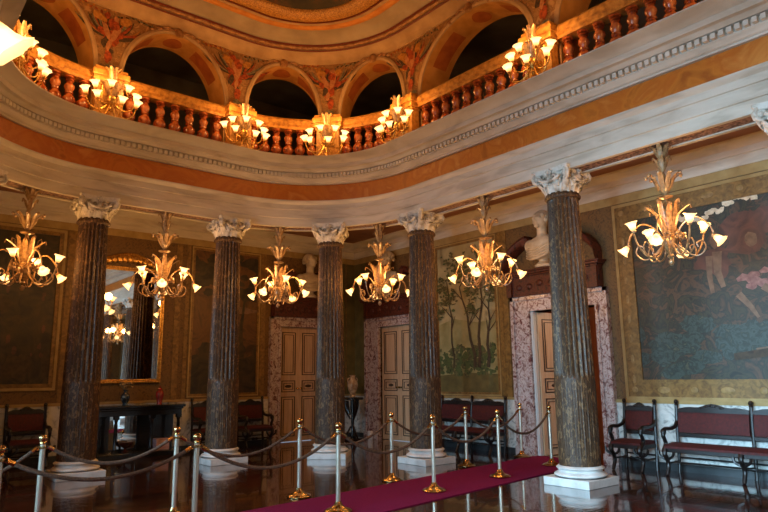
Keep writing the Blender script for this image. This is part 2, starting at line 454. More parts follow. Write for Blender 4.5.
trim(capB, 'paleochre', 'pale dado rail on the mirror wall', smooth=False)
# pilaster strips / painted borders on the walls
mb = MB()
for y, w in ((7.98, .13), (8.1, .10), (9.98, .1)):
    mb.box(XR - .015, XR, y - w / 2, y + w / 2, 1.02, 4.22)
trim(mb, 'pilaster', 'gold ochre painted pilaster beside the landscape mural', smooth=False)
mb = MB()
for x, w in ((2.98, .16), (5.05, .12), (5.25, .08), (7.03, .12), (9.35, .03)):
    mb.box(x - w / 2, x + w / 2, YB - .015, YB, 1.02, 4.22)
trim(mb, 'pilaster', 'ochre painted pilasters on the mirror wall', smooth=False)
mb = MB(); mb.box(8.9, XR, YB - .01, YB, 1.02, 4.22); mb.box(XR - .01, XR, 12.38, YB, 1.02, 4.22)
trim(mb, 'wallgreen', 'olive painted corner of the room', smooth=False)

# ---------------------------------------------------------------- gallery arches
PED = [S_I, S_F, S_E, S_D, S_C, S_B, S_A, S_G, S_H, S_E2, S_F2, S_I2, S_c, S_b, S_a, S_g]
OW = .14
SPRING, CROWN, TOPW, DEP = 6.42, 7.53, 7.62, .6
ring0 = ring
def ring(s, o=0.0): return ring0(s, o + OW)
front = MB(); intr = MB(); pan = MB(); edge = MB()
pierhw = .24
for k, s0 in enumerate(PED):
    s1 = PED[(k + 1) % len(PED)]
    if s1 <= s0: s1 += TOT
    mid = (s0 + s1) / 2; hw = (s1 - s0) / 2 - pierhw
    def az(d):
        q = max(0, 1 - (abs(d) / hw) ** 2.0)
        return SPRING + (CROWN - SPRING) * q ** .5
    n = 40
    ds = [-hw * math.cos(PI * i / n) for i in range(n + 1)]
    rows = [[ring(mid + d)[:2] + (z,) for z in (az(d), (az(d) + TOPW) / 2, TOPW)] for d in ds]
    front.grid(rows)
    for sg in (-1, 1):   # piers
        e0, e1 = (s0, mid - hw) if sg < 0 else (mid + hw, s1)
        front.grid([[ring(e0 + (e1 - e0) * i / 3)[:2] + (z,) for z in (5.55, SPRING, TOPW)] for i in range(4)])
        e = mid + sg * hw
        intr.grid([[ring(e, 0)[:2] + (z,), ring(e, -DEP)[:2] + (z,)] for z in (5.55, 6.0, SPRING)])
    intr.grid([[ring(mid + d, o)[:2] + (az(d),) for o in (0, -.1, -.3, -.5, -DEP)] for d in ds])
    # back face of the arch wall
    front.grid([[ring(mid + d, -DEP)[:2] + (z,) for z in (az(d), TOPW + .4)] for d in ds])
    # archivolt moulding
    for dz, oo in ((.0, .03),):
        edge.grid([[ring(mid + d * (1 + q / hw), o)[:2] + (az(d) + q2,) for (q, q2, o) in ((0, 0, .0), (0, 0, .03), (.03, .035, .045), (.07, .07, .03), (.075, .078, 0))] for d in ds])
    # painted medallion and panels on the intrados
    def patch(d0, d1, r0=.14, r1=.46, dr=.012, oval=False):
        nn = 10; rr = []
        for i in range(nn + 1):
            d = d0 + (d1 - d0) * i / nn
            w = (r1 - r0) / 2; c = (r0 + r1) / 2
            if oval: w *= max(.02, (1 - (2 * i / nn - 1) ** 2)) ** .5
            rr.append([ring(mid + d, -o)[:2] + (az(d) - dr,) for o in (c - w, c + w)])
        pan.grid(rr)
    patch(-.17, .17, .12, .48, oval=True)
    patch(-hw * .86, -hw * .42); patch(hw * .42, hw * .86)
structure(front.build('wall_arcade', 'spandrel', smooth=False), 'painted wall of arches round the gallery', 'wall')
trim(intr, 'arch', 'ochre curved undersides of the gallery arches', angle=50)
trim(pan, 'arch_panel', 'rust painted ovals and panels under the gallery arches', angle=50)
trim(edge, 'plaster', 'cream mouldings round the gallery arches', angle=35)

# painted figures and fronds on the spandrels, keystones over the arches
fig = MB(); rnd = random.Random(3)
def flat(mb, s, o, z, pts):
    """thin painted patch on the arcade wall: pts are (ds, dz)"""
    vs = [ring(s + a, o)[:2] + (z + b,) for a, b in pts]; c = ring(s + sum(p[0] for p in pts) / len(pts), o)[:2] + (z + sum(p[1] for p in pts) / len(pts),)
    n = len(vs)
    mb.add(vs + [c], [(i, (i + 1) % n, n) for i in range(n)])
def blobpts(rx, rz, n=10, j=.25, cx=0, cz=0, rot=0):
    out = []
    for i in range(n):
        a = 2 * PI * i / n; q = 1 + rnd.uniform(-j, j)
        x, z = rx * q * math.cos(a), rz * q * math.sin(a)
        out.append((cx + x * math.cos(rot) - z * math.sin(rot), cz + x * math.sin(rot) + z * math.cos(rot)))
    return out
for s in PED[1:9]:
    fn = 0
    for q in range(34):               # fronds fanning out on both sides of the figures
        sg = 1 if q % 2 else -1
        t0 = (q // 2) / 16
        ang = PI / 2 - sg * (.15 + 1.25 * t0 + rnd.uniform(-.06, .06)); ln = .36 + .30 * t0 + rnd.uniform(-.06, .06)
        fig.mi = (3, 4, 0, 3, 2)[q % 5]
        b0 = (sg * rnd.uniform(.03, .10), rnd.uniform(.62, .74))
        sp = []
        for t in (0, .25, .5, .75, 1):
            aa = ang + sg * .35 * t
            sp.append((b0[0] + math.cos(aa) * ln * t, b0[1] + math.sin(aa) * ln * t * .75))
        ws = (.008, .020, .024, .018, .003); lf_, rt_ = [], []
        for i_, (x_, z_) in enumerate(sp):
            p_, n_ = sp[max(i_ - 1, 0)], sp[min(i_ + 1, 4)]; l_ = math.hypot(n_[0] - p_[0], n_[1] - p_[1])
            ox, oz = -(n_[1] - p_[1]) / l_ * ws[i_], (n_[0] - p_[0]) / l_ * ws[i_]
            lf_.append((x_ + ox, min(z_ + oz, 1.18))); rt_.append((x_ - ox, min(z_ - oz, 1.18)))
        for i_ in range(4): flat(fig, s, .006 + .0004 * q, SPRING, [lf_[i_], lf_[i_ + 1], rt_[i_ + 1], rt_[i_]])
    for q in range(26):               # small leaves and buds of the border
        fig.mi = (4, 2, 3, 0)[q % 4]; sg = 1 if q % 2 else -1; t0 = (q // 2) / 13
        flat(fig, s, .005, SPRING, blobpts(.03, .018, 7, .3, sg * (.12 + .62 * t0), 1.135 + rnd.uniform(-.03, .03) - (.0 if t0 > .2 else .02), rnd.uniform(0, 3)))
    for (mi, rx, rz, cx, cz, rot) in ((2, .13, .07, .2, .98, .4), (2, .1, .07, -.2, 1.0, -.4), (0, .13, .17, .02, .62, .1), (0, .09, .06, .15, .74, .5), (0, .08, .06, -.16, .72, -.5), (3, .05, .12, .1, .58, .3), (1, .06, .17, -.05, .78, .35), (1, .055, .16, .07, .80, -.4),
                              (0, .09, .10, -.03, .92, 0), (1, .045, .055, -.07, 1.03, 0), (0, .055, .06, .08, 1.02, 0), (3, .05, .06, .0, .42, 0), (0, .07, .12, .0, .34, 0), (4, .09, .05, -.02, .15, 0), (1, .04, .11, .04, .5, .2)):
        fig.mi = mi
        fn += 1; flat(fig, s, .021 + .0006 * fn, SPRING, blobpts(rx, rz, 12, .22, cx + rnd.uniform(-.03, .03), cz + rnd.uniform(-.03, .03), rot))
trim(fig, ['paint_rust', 'paint_flesh', 'paint_gold', 'paint_dark', 'paint_grey'], 'painted figures and palm fronds between the arches', smooth=False)
key = MB()
for k in range(1, 9):
    mid = (PED[k] + PED[k + 1]) / 2
    x, y, a = ring(mid)
    key.xf = Matrix.Translation((x, y, 0)) @ Matrix.Rotation(a - PI / 2, 4, 'Z')
    key.lathe([(.0, 0), (.07, .02), (.09, .1), (.05, .16), (.0, .19)], 10, (0, .04, 7.48), sy=.6)
    for sg in (-1, 1):
        for q in range(4):
            key.ell((sg * (.12 + .11 * q), .02, 7.60 - .012 * q * q), (.06, .03, .035), 8, 5)
        key.tube([(sg * .1, .04, 7.58), (sg * .2, .05, 7.61), (sg * .3, .04, 7.58), (sg * .27, .04, 7.55)], .016, 6)
trim(key, 'cord', 'carved keystones and swags over the gallery arches', angle=50)

# ceiling rings
ring = ring0
mb = MB(); sweep(mb, [(.14, 7.60), (.17, 7.60), (.18, 7.64), (.22, 7.70), (.29, 7.75), (.34, 7.78)], step=.15)
trim(mb, 'plaster', 'cream cavetto above the arches', angle=30)
mb = MB()
sweep(mb, [(.33, 7.78), (.35, 7.765), (.375, 7.785)], step=.15)
sweep(mb, [(.45, 7.83), (.465, 7.82), (.48, 7.85)], step=.15)
trim(mb, 'redline', 'dark red fillets beside the cord moulding', angle=30)
mb = MB()
ns = int(TOT / .14)
ss = [TOT * i / (ns * 4) for i in range(ns * 4)]
rows = []
for i, s in enumerate(ss + [0]):
    tw = 2 * PI * (i / 8.0)
    row = []
    for j in range(10):
        a = 2 * PI * j / 10; r_ = .042 * (1 + .12 * math.cos(2 * a + tw))
        row.append(ring(s, .415 + r_ * math.cos(a))[:2] + (7.815 + .75 * r_ * math.sin(a),))
    rows.append(row)
mb.grid(rows, closed=True)
trim(mb, 'cord', 'twisted cord moulding round the ceiling', angle=60)
mb = MB(); sweep(mb, [(.34, 7.80), (.46, 7.84), (.52, 7.92), (.60, 7.965), (.70, 7.985), (.80, 7.99)], step=.15)
structure(mb.build('ceiling_cove', 'cove', angle=60), 'grey cove between the cord and the orange ring', 'ceiling')
mb = MB(); sweep(mb, [(.79, 7.995), (.80, 7.975), (.84, 7.955), (.89, 7.955), (.93, 7.975), (.94, 8.0)], step=.15)
trim(mb, 'orange_band', 'rounded orange moulding in the ceiling', angle=60)
mb = MB(); sweep(mb, [(.93, 7.99), (1.03, 8.0)], step=.15); trim(mb, 'plaster', 'narrow cream ceiling band', angle=60)
mb = MB(); sweep(mb, [(1.02, 8.0), (1.04, 7.97), (1.07, 7.97), (1.075, 8.0)], step=.15); trim(mb, 'redline', 'dark red ceiling fillet', angle=60)
mb = MB(); sweep(mb, [(1.07, 8.0), (1.09, 7.975), (1.18, 7.96), (1.30, 7.975), (1.36, 8.0), (1.39, 8.03), (1.39, 8.06)], step=.15)
trim(mb, 'gold_frame', 'stippled gold frame of the ceiling painting', angle=60)
mb = MB()
pts = [ring(s, 1.36)[:2] + (8.05,) for s in ssamples(0, None, .3)[:-1]]
mb.add(pts, [tuple(range(len(pts)))])
rc = random.Random(5)
def cblob(mi, cx, cy, rx, ry, rot, z):
    mb.mi = mi; n = 12; v = []
    for i in range(n):
        a = 2 * PI * i / n; q = 1 + rc.uniform(-.2, .2)
        x, y = rx * q * math.cos(a), ry * q * math.sin(a)
        v.append((cx + x * math.cos(rot) - y * math.sin(rot), cy + x * math.sin(rot) + y * math.cos(rot), z))
    mb.add(v, [tuple(range(n))])
for (mi, cx, cy, rx, ry, rot) in ((1, 5.5, 8.3, .5, .22, -.5), (2, 5.4, 8.1, .25, .14, .5), (1, 5.9, 7.7, .3, .2, 1), (3, 4.6, 8.6, .6, .3, 0), (3, 3.4, 8.2, .7, .4, 1), (2, 4.1, 6.9, .5, .3, 1), (1, 4.9, 5.4, .7, .4, .3), (2, 3.4, 4.2, .8, .4, .9), (1, 5.1, 2.6, .8, .5, 2)):
    cblob(mi, cx, cy, rx, ry, rot, 8.045 - .002 * mi)
structure(mb.build('ceiling_painting', ['ceilpaint', 'paint_rust', 'paint_flesh', 'mdark'], smooth=False), 'dark painted panel in the middle of the ceiling', 'ceiling')
mb = MB(); mb.box(XL - .3, XR + .3, YF - .3, YB + .3, 8.6, 8.7)  # unseen slab added above the ceiling to keep world light out
structure(mb.build('ceiling_light_seal', 'gallery', smooth=False), 'unseen slab added over the hall to block sky light', 'ceiling')

# ---------------------------------------------------------------- columns
def make_column(label):
    t = thing('column', label, 'column', group='fluted columns carrying the entablature')
    hw = .345
    p = MB(); p.box(-hw, hw, -hw, hw, 0, .105); p.build('plinth', 'marble_base', t, smooth=False, bevel=.008)
    b = MB()
    prof = [(.335, .105)]
    prof += [(.30 + .04 * math.sin(PI * i / 8), .105 + .06 * i / 8) for i in range(9)]
    prof += [(.292, .168), (.283, .175), (.281, .19), (.286, .2), (.295, .203)]
    prof += [(.288 + .022 * math.sin(PI * i / 6), .205 + .035 * i / 6) for i in range(7)]
    prof += [(.283, .245), (.275, .25)]
    b.lathe(prof, 40); b.build('base', 'marble_base', t, angle=50)
    s = MB(); n = 24; sub = 6; rows = []
    zs = [.25, .262, .29, .31, .7, 1.33, 1.37, 1.39, 1.43, 1.47, 1.51, 2.0, 2.8, 3.5, 3.80, 3.85, 3.87]
    for z in zs:
        t_ = max(0, (z - 1.2) / 2.7); rad = .268 - .052 * t_ ** 1.3
        dep = .026
        if z < .3 or z > 3.86: dep = 0
        if 1.36 < z < 1.41: dep = .006
        cab = z < 1.38
        row = []
        for j in range(n * sub):
            q = (j % sub) / sub; d = math.sin(PI * max(0, (q - .12) / .88)) if q > .12 else 0
            if cab: d = .55 * d - (.75 * d ** 3 if .4 < q < .8 else .3 * d)
            a = 2 * PI * j / (n * sub); rr = rad - dep * d
            row.append((rr * math.cos(a), rr * math.sin(a), z))
        rows.append(row)
    s.grid(rows, True, True)
    s.build('shaft', 'shaft', t, angle=35)
    k = MB()
    k.lathe([(.216, 3.865), (.24, 3.87), (.252, 3.885), (.25, 3.91), (.24, 3.92), (.232, 3.925), (.226, 3.955), (.22, 3.96)], 36)
    k.build('necking', 'shaft', t, angle=50)
    c = MB()
    c.lathe([(.20, 3.95), (.212, 3.97), (.215, 4.06), (.235, 4.16), (.275, 4.22), (.29, 4.25)], 32)
    for row_, (z0, z1, out, cnt, w) in enumerate(((3.955, 4.07, .06, 8, .068), (3.965, 4.13, .09, 8, .06))):
        for q in range(cnt):
            a = 2 * PI * (q + .5 * row_) / cnt; ca, sa = math.cos(a), math.sin(a)
            sp = []
            for (dr, h) in ((.0, 0), (.012, .4), (.03, .75), (out * .7, .97), (out, .93), (out * 1.02, .8)):
                rr = .222 + dr; sp.append((rr * ca, rr * sa, z0 + (z1 - z0) * h))
            c.ribbon(sp, [w * f for f in (.7, 1, .95, .7, .45, .15)], (-sa, ca, 0), .014)
            for sg in (-1, 1):
                c.ribbon([(p[0] - sa * sg * w * .75, p[1] + ca * sg * w * .75, p[2] - .012) for p in sp[:5]], [w * f for f in (.3, .4, .4, .35, .2)], (-sa, ca, 0), .012)
    for q in range(4):          # corner volutes
        a = PI / 4 + q * PI / 2; ca, sa = math.cos(a), math.sin(a)
        for sg in (-1, 1):
            sp = []
            for i in range(22):
                u = i / 21
                if u < .4:
                    v = u / .4; rr = .235 + .10 * v ** 1.5; z = 4.03 + .228 * v; tt = sg * .11 * (1 - v)
                else:
                    v = (u - .4) / .6; an = PI / 2 - v * 2.0 * 2 * PI * .85; r_ = .078 * (1 - .75 * v)
                    rr = .335 + r_ * math.cos(an); z = 4.18 + r_ * math.sin(an); tt = sg * .016
                sp.append((rr * ca - tt * sa, rr * sa + tt * ca, z))
            c.tube(sp, lambda u: .028 - .010 * u, 8)
        c.lathe([(.02, -.045), (.03, -.04), (.035, 0), (.03, .04), (.02, .045)], 12, (.335 * ca, .335 * sa, 4.18), (-sa, ca, 0))
        # leaf draped under the volute
        c.ribbon([(.26 * ca, .26 * sa, 4.0), (.29 * ca, .29 * sa, 4.07), (.345 * ca, .345 * sa, 4.12), (.36 * ca, .36 * sa, 4.09)], (.03, .045, .035, .01), (-sa, ca, 0), .014)
    for q in range(4):          # inner helices and fleuron of every face
        a = q * PI / 2; ca, sa = math.cos(a), math.sin(a)
        for sg in (-1, 1):
            sp = []
            for i in range(14):
                v = i / 13; an = -PI / 2 + v * 1.6 * PI; r_ = .045 * (1 - .5 * v)
                sp.append(((.27 + .02 * v) * ca - sg * (.075 - r_ * math.cos(an) * 1) * sa, (.27 + .02 * v) * sa + sg * (.075 - r_ * math.cos(an)) * ca, 4.15 + r_ * math.sin(an)))
            c.tube(sp, .013, 6)
        for p_ in range(5):
            b_ = 2 * PI * p_ / 5 + PI / 2
            c.ell((.30 * ca - .03 * math.cos(b_) * sa, .30 * sa + .03 * math.cos(b_) * ca, 4.235 + .03 * math.sin(b_)), (.024, .024, .02), 8, 5)
        c.ell((.315 * ca, .315 * sa, 4.235), (.018, .018, .018), 8, 5)
        c.ell((.275 * ca, .275 * sa, 4.15), (.05, .05, .055), 10, 6)
        c.tube(bez([((.30 * ca - u_ * sa), (.30 * sa + u_ * ca), 4.16 - .06 * (1 - (u_ / .17) ** 2)) for u_ in (-.17, -.09, 0, .09, .17)], 4), .02, 6)
    # abacus with hollowed sides
    out = []
    for q in range(4):
        for i in range(9):
            u = -1 + 2 * i / 8
            d = .255 + .05 * abs(u) ** 2; a = q * PI / 2; lat = u * .275
            if i in (0, 8): d = .292
            out.append((d * math.cos(a) - lat * math.sin(a), d * math.sin(a) + lat * math.cos(a)))
    c.grid([[(x * f, y * f, z) for x, y in out] for f, z in ((.95, 4.222), (1, 4.232), (1, 4.262), (1.04, 4.275), (1.04, 4.30))], True, True)
    c.build('capital', 'capital', t, angle=45)
    return t
col0 = make_column('x'); first = True
COLS = [(S_E, 'fluted mottled column on white base in the right foreground, ending the carpet'), (S_D, 'fluted dark column in front of the red bench and landscape mural'),
        (S_C, 'fluted dark column between the two closed doors at the rounded corner'), (S_B, 'fluted reddish column between the console cabinet and the left closed door'),
        (S_A, 'fluted dark column standing before the mirror, leftmost in the photo'), (S_F, 'column at the right edge of the photo, only its capital showing'),
        (S_I, 'fluted column seen only reflected in the wall mirror'), (S_G, 'fluted column just left of the photo'), (S_H, 'fluted column at the start of the window row'),
        (S_E2, 'fluted column by the windows'), (S_I2, 'fluted column beside the camera'), (S_c, 'fluted column behind the camera, left rounded corner'), (S_b, 'fluted column behind the camera, left of the short side'),
        (S_a, 'fluted column behind the camera, right of the short side'), (S_g, 'fluted column behind the camera, right rounded corner')]
for s, lab in COLS:
    o = col0 if first else copy_tree(col0); first = False
    x, y, a = ring(s); o.location = (x, y, 0); o.rotation_euler = (0, 0, a); o['label'] = lab

# ---------------------------------------------------------------- balustrades, pedestals, sconces
def bal_profile():
    return [(.05, 5.61), (.075, 5.61), (.075, 5.645), (.05, 5.65), (.045, 5.67), (.06, 5.69), (.082, 5.735), (.088, 5.785), (.078, 5.84), (.052, 5.885), (.042, 5.91),
            (.056, 5.925), (.056, 5.945), (.042, 5.96), (.05, 5.985), (.066, 6.03), (.064, 6.075), (.045, 6.12), (.038, 6.15), (.055, 6.165), (.055, 6.185), (.04, 6.20), (.07, 6.215), (.07, 6.255)]
bmb = MB(); bmb.lathe([(r_ * (1.22 if i_ not in (0, 1, 2, 22, 23) else 1.15), 5.61 + (h_ - 5.61) * .876) for i_, (r_, h_) in enumerate(bal_profile())], 16)
bal0 = None
BAY = [(1, 'balustrade bay at the top right edge, right of the nearest sconce'), (2, 'long straight balustrade bay above the landscape mural'), (3, 'curved balustrade bay right of the corner sconce'),
       (4, 'curved balustrade bay left of the corner sconce'), (5, 'straight balustrade bay above the mirror wall'), (6, 'curved balustrade bay at the upper left'), (7, 'balustrade bay at the left edge beyond the big lamp')]
OB = .16
for k, lab in BAY:
    s0, s1 = PED[k], PED[k + 1]
    a, b = s0 + .25, s1 - .25
    x, y, an = ring((s0 + s1) / 2, OB)
    t = thing('balustrade', lab, 'balustrade', (0, 0, 0), 0, 'balustrade bays of the gallery')
    r_ = MB(); sweep(r_, [(OB - .10, 6.17), (OB + .10, 6.17), (OB + .10, 6.22), (OB + .135, 6.25), (OB + .135, 6.34), (OB + .11, 6.36), (OB + .10, 6.385), (OB - .10, 6.385), (OB - .13, 6.34), (OB - .13, 6.25)], a, b, .15, True)
    r_.build('handrail', 'giltwood', t, angle=35)
    q_ = MB(); sweep(q_, [(OB - .10, 5.545), (OB + .10, 5.545), (OB + .10, 5.61), (OB - .10, 5.61)], a, b, .15, True)
    q_.build('plinth_course', 'marble', t, angle=35)
    n = int(round((b - a) / .245))
    for i in range(n):
        s = a + (b - a) * (i + .5) / n; xx, yy, aa = ring(s, OB)
        if bal0 is None: o = bmb.build('baluster', 'baluster', t, angle=50); bal0 = o
        else:
            o = bal0.copy(); C.objects.link(o); o.parent = t
        o.location = (xx, yy, 0)

def make_pedestal():
    t = thing('pedestal', 'x', 'pedestal', group='gilded pedestals between the balustrade bays')
    p = MB(); p.box(-.25, .25, -.02, .22, 5.545, 5.64); p.box(-.22, .22, 0, .19, 5.64, 6.14); p.build('die', 'giltwood', t, smooth=False, bevel=.01)
    c = MB()
    for (e, z0, z1) in ((.02, 6.12, 6.17), (.05, 6.17, 6.26), (.07, 6.26, 6.36), (.04, 6.36, 6.42)): c.box(-.22 - e, .22 + e, -.02, .19 + e, z0, z1)
    c.build('cap', 'giltwood', t, smooth=False, bevel=.01)
    g = MB(); g.tube([(-.12, .2, 5.8), (.12, .2, 5.8), (.12, .2, 6.1), (-.12, .2, 6.1), (-.12, .2, 5.8)], .012, 6); g.build('carved_panel', 'gilt', t)
    return t

def shade_mesh(sz=.92):
    m = MB()
    prof = [(.012, 0), (.022, .004), (.034, .022), (.043, .05), (.05, .08), (.062, .105), (.084, .125), (.078, .124), (.056, .104), (.044, .08), (.036, .05), (.026, .024), (.008, .012)]
    prof = [(r * sz, h * sz) for r, h in prof]
    m.lathe(prof, 24, mod=lambda a, k: 1 + (.07 * math.cos(8 * a) if k in (6, 7) else (.03 * math.cos(8 * a) if k in (5, 8) else 0)))
    return m
shade_me = None
def shade(parent, pos, dirv, mesh=[None]):
    if mesh[0] is None:
        o = shade_mesh().build('glass_shade', 'shade', parent, angle=70); mesh[0] = o.data
    else:
        o = bpy.data.objects.new('glass_shade', mesh[0]); C.objects.link(o); o.parent = parent
    o.location = pos
    o.rotation_euler = Vector((0, 0, 1)).rotation_difference(Vector(dirv).normalized()).to_euler()
    return o

def make_sconce():
    t = thing('sconce', 'x', 'wall lamp', group='lit candelabra on the gallery pedestals')
    b = MB()
    b.lathe([(.0, -.20), (.035, -.19), (.05, -.15), (.03, -.11), (.06, -.07), (.085, -.02), (.07, .04), (.04, .08), (.06, .12), (.04, .17), (.03, .26), (.05, .30), (.02, .34)], 16, (0, .10, 0))
    b.lathe([(.10, 0), (.11, .01), (.07, .05), (.05, .16)], 16, (0, -.075, 0), (0, 1, 0))
    b.build('body', 'gilt', t)
    lf = MB()
    for q in range(9):
        a = PI * (q / 8) ; ca, sa = math.cos(a), math.sin(a)
        lf.ribbon([(.03 * ca, .1 + .03 * sa, .05), (.09 * ca, .1 + .07 * sa, .13), (.13 * ca, .1 + .09 * sa, .24), (.19 * ca, .1 + .13 * sa, .29), (.21 * ca, .1 + .14 * sa, .27)], (.015, .035, .03, .02, .005), (-sa, ca, 0), .006)
    for q in range(7):
        a = 2 * PI * q / 7; ca, sa = math.cos(a), math.sin(a)
        lf.ribbon([(.02 * ca, .1 + .02 * sa, .30), (.06 * ca, .1 + .06 * sa, .40), (.07 * ca, .1 + .07 * sa, .50), (.12 * ca, .1 + .11 * sa, .55), (.13 * ca, .1 + .12 * sa, .52)], (.012, .03, .03, .02, .004), (-sa, ca, 0), .006)
    lf.build('leaf_spray', 'glassgold', t)
    for (ang, r_, zz) in ((-74, .36, .05), (-40, .30, .12), (14, .28, .13), (60, .32, .10), (80, .40, .0), (-58, .40, -.09), (-14, .36, -.13), (44, .38, -.10)):
        a = math.radians(ang); dx, dy = math.sin(a), math.cos(a)
        e = (dx * r_, .08 + dy * r_ * .8, zz)
        ar = MB()
        ar.tube(bez([(0, .1, -.02), (dx * r_ * .45, .1 + dy * r_ * .4, zz - .20), (dx * r_ * .85, .08 + dy * r_ * .7, zz - .16), (e[0], e[1], zz - .02), e], 6), .011, 6)
        ar.lathe([(.0, -.03), (.028, -.02), (.03, 0), (.014, .005)], 10, e)
        ao = ar.build('arm', 'gilt', t)
        shade(ao, e, (dx * .25, dy * .25, 1))
    return t

def make_chandelier():
    t = thing('chandelier', 'x', 'chandelier', group='lit glass chandeliers between the columns')
    # origin at the shade level (z = 3.05 in the hall); top of the hanging at +1.19
    b = MB()
    b.lathe([(0, -.335), (.016, -.33), (.034, -.30), (.03, -.27), (.012, -.255), (.02, -.24), (.045, -.22), (.03, -.19), (.05, -.16), (.085, -.10), (.10, -.04), (.08, .02), (.05, .08), (.045, .14), (.07, .22), (.095, .30), (.10, .36), (.07, .41), (.03, .44), (.02, .50), (.075, .515), (.10, .53), (.07, .545), (.02, .55)], 20)
    b.build('body', 'glassgold', t)
    r_ = MB()
    r_.lathe([(.012, .54), (.016, .6), (.045, .64), (.02, .68), (.012, .72), (.03, .80), (.012, .86), (.012, 1.0), (.04, 1.04), (.06, 1.10), (.03, 1.14), (.05, 1.18), (.05, 1.205)], 14)
    r_.build('stem', 'glassgold', t)
    lf = MB()
    for q in range(10):    # tall leaves round the body
        a = 2 * PI * q / 10; ca, sa = math.cos(a), math.sin(a); out = .27 if q % 2 else .20; top = .40 if q % 2 else .46
        lf.ribbon([(.06 * ca, .06 * sa, .06), (.10 * ca, .10 * sa, .18), (.13 * ca, .13 * sa, .30), (out * .8 * ca, out * .8 * sa, top - .03), (out * ca, out * sa, top), (out * 1.05 * ca, out * 1.05 * sa, top - .05)], (.015, .032, .036, .03, .018, .004), (-sa, ca, 0), .008)
    lf.build('leaves', 'glassgold', t)
    l2 = MB()
    for z0, hgt, o1, cnt in ((.56, .26, .21, 9), (.86, .18, .12, 6), (1.0, .19, .14, 7)):
        for q in range(cnt):
            a = 2 * PI * (q + .3) / cnt; ca, sa = math.cos(a), math.sin(a)
            l2.ribbon([(.015 * ca, .015 * sa, z0), (o1 * .45 * ca, o1 * .45 * sa, z0 + hgt * .45), (o1 * .62 * ca, o1 * .62 * sa, z0 + hgt * .8), (o1 * .95 * ca, o1 * .95 * sa, z0 + hgt), (o1 * ca, o1 * sa, z0 + hgt * .82)], (.01, .03, .03, .02, .004), (-sa, ca, 0), .007)
            if cnt == 9: l2.ell((o1 * .98 * ca, o1 * .98 * sa, z0 + hgt * .95), (.025, .025, .025), 8, 5)
    l2.build('upper_leaf_spray', 'glasspale', t)
    lo = MB()
    for q in range(8):     # flowers and hanging scrolls
        a = 2 * PI * (q + .5) / 8; ca, sa = math.cos(a), math.sin(a)
        lo.tube(bez([(.07 * ca, .07 * sa, -.06), (.20 * ca, .20 * sa, -.20), (.31 * ca, .31 * sa, -.235), (.39 * ca, .39 * sa, -.15), (.36 * ca, .36 * sa, -.06), (.30 * ca, .30 * sa, -.08), (.31 * ca, .31 * sa, -.13)], 6), .009, 6)
        for p_ in range(5):
            b_ = 2 * PI * p_ / 5
            lo.ell((.17 * ca - sa * .03 * math.cos(b_), .17 * sa + ca * .03 * math.cos(b_), .02 + .03 * math.sin(b_)), (.024, .024, .022), 7, 4)
    lo.build('scrolls_and_flowers', 'glassgold', t)
    for q in range(8):
        a = 2 * PI * q / 8 + .2; ca, sa = math.cos(a), math.sin(a)
        ar = MB()
        if q % 2 == 0:     # lower, drooping outward
            e = Vector((.50 * ca, .50 * sa, -.03)); d = Vector((ca, sa, -1.0))
            pts = [(.06, -.02), (.17, .16), (.32, .23), (.45, .12), (.50, .0), (.50, -.03)]
        else:              # upper, pointing up
            e = Vector((.45 * ca, .45 * sa, .09)); d = Vector((.25 * ca, .25 * sa, 1))
            pts = [(.06, -.06), (.16, -.22), (.30, -.22), (.41, -.08), (.45, .05), (.45, .09)]
        ar.tube(bez([(r * ca, r * sa, z) for r, z in pts], 6), .011, 6)
        ar.lathe([(0, -.025), (.026, -.02), (.03, 0), (.012, .006)], 10, tuple(e), tuple(d))
        ao = ar.build('arm', 'glassgold', t)
        shade(ao, tuple(e), tuple(d))
    return t

LIGHTCOL = (1.0, .47, .13)
def lamp(name, loc, energy, rad, col=LIGHTCOL):
    l = bpy.data.lights.new(name, 'POINT'); l.energy = energy; l.color = col; l.shadow_soft_size = rad
    o = bpy.data.objects.new(name, l); C.objects.link(o); o.location = loc; return o
E_CH, E_SC = 13.0, 14.0
ped0 = make_pedestal(); sco0 = make_sconce(); f_ = True
PL = [(S_F, 'beyond the top right corner of the photo'), (S_E, 'above the right foreground column'), (S_D, 'above the column before the landscape mural'), (S_C, 'at the middle of the rounded corner'),
      (S_B, 'left of the corner, above the reddish column'), (S_A, 'above the column before the mirror'), (S_G, 'at the upper left beside the big lamp'), (S_H, 'at the far left edge'),
      (S_E2, 'over the window row, far end'), (S_F2, 'over the window row, middle'), (S_I2, 'over the window row, near end'), (S_c, 'behind the camera, left corner'), (S_b, 'behind the camera, left of the short side'),
      (S_a, 'behind the camera, right of the short side'), (S_g, 'behind the camera, right corner'), (S_I, 'to the right of the camera')]
for s, w in PL:
    p = ped0 if f_ else copy_tree(ped0); q = sco0 if f_ else copy_tree(sco0); f_ = False
    x, y, a = ring(s, .185); p.location = (x, y, 0); p.rotation_euler = (0, 0, a - PI / 2); p['label'] = 'gilded balustrade pedestal ' + w
    x, y, a = ring(s, .41); q.location = (x, y, 5.83); q.rotation_euler = (0, 0, a - PI / 2); q['label'] = 'lit gold candelabra sconce on the gallery pedestal ' + w
    for da in (-.30, .30):
        lx, ly, _ = ring(s + da, .66); lamp('sconce_light', (lx, ly, 6.17), E_SC, .08)

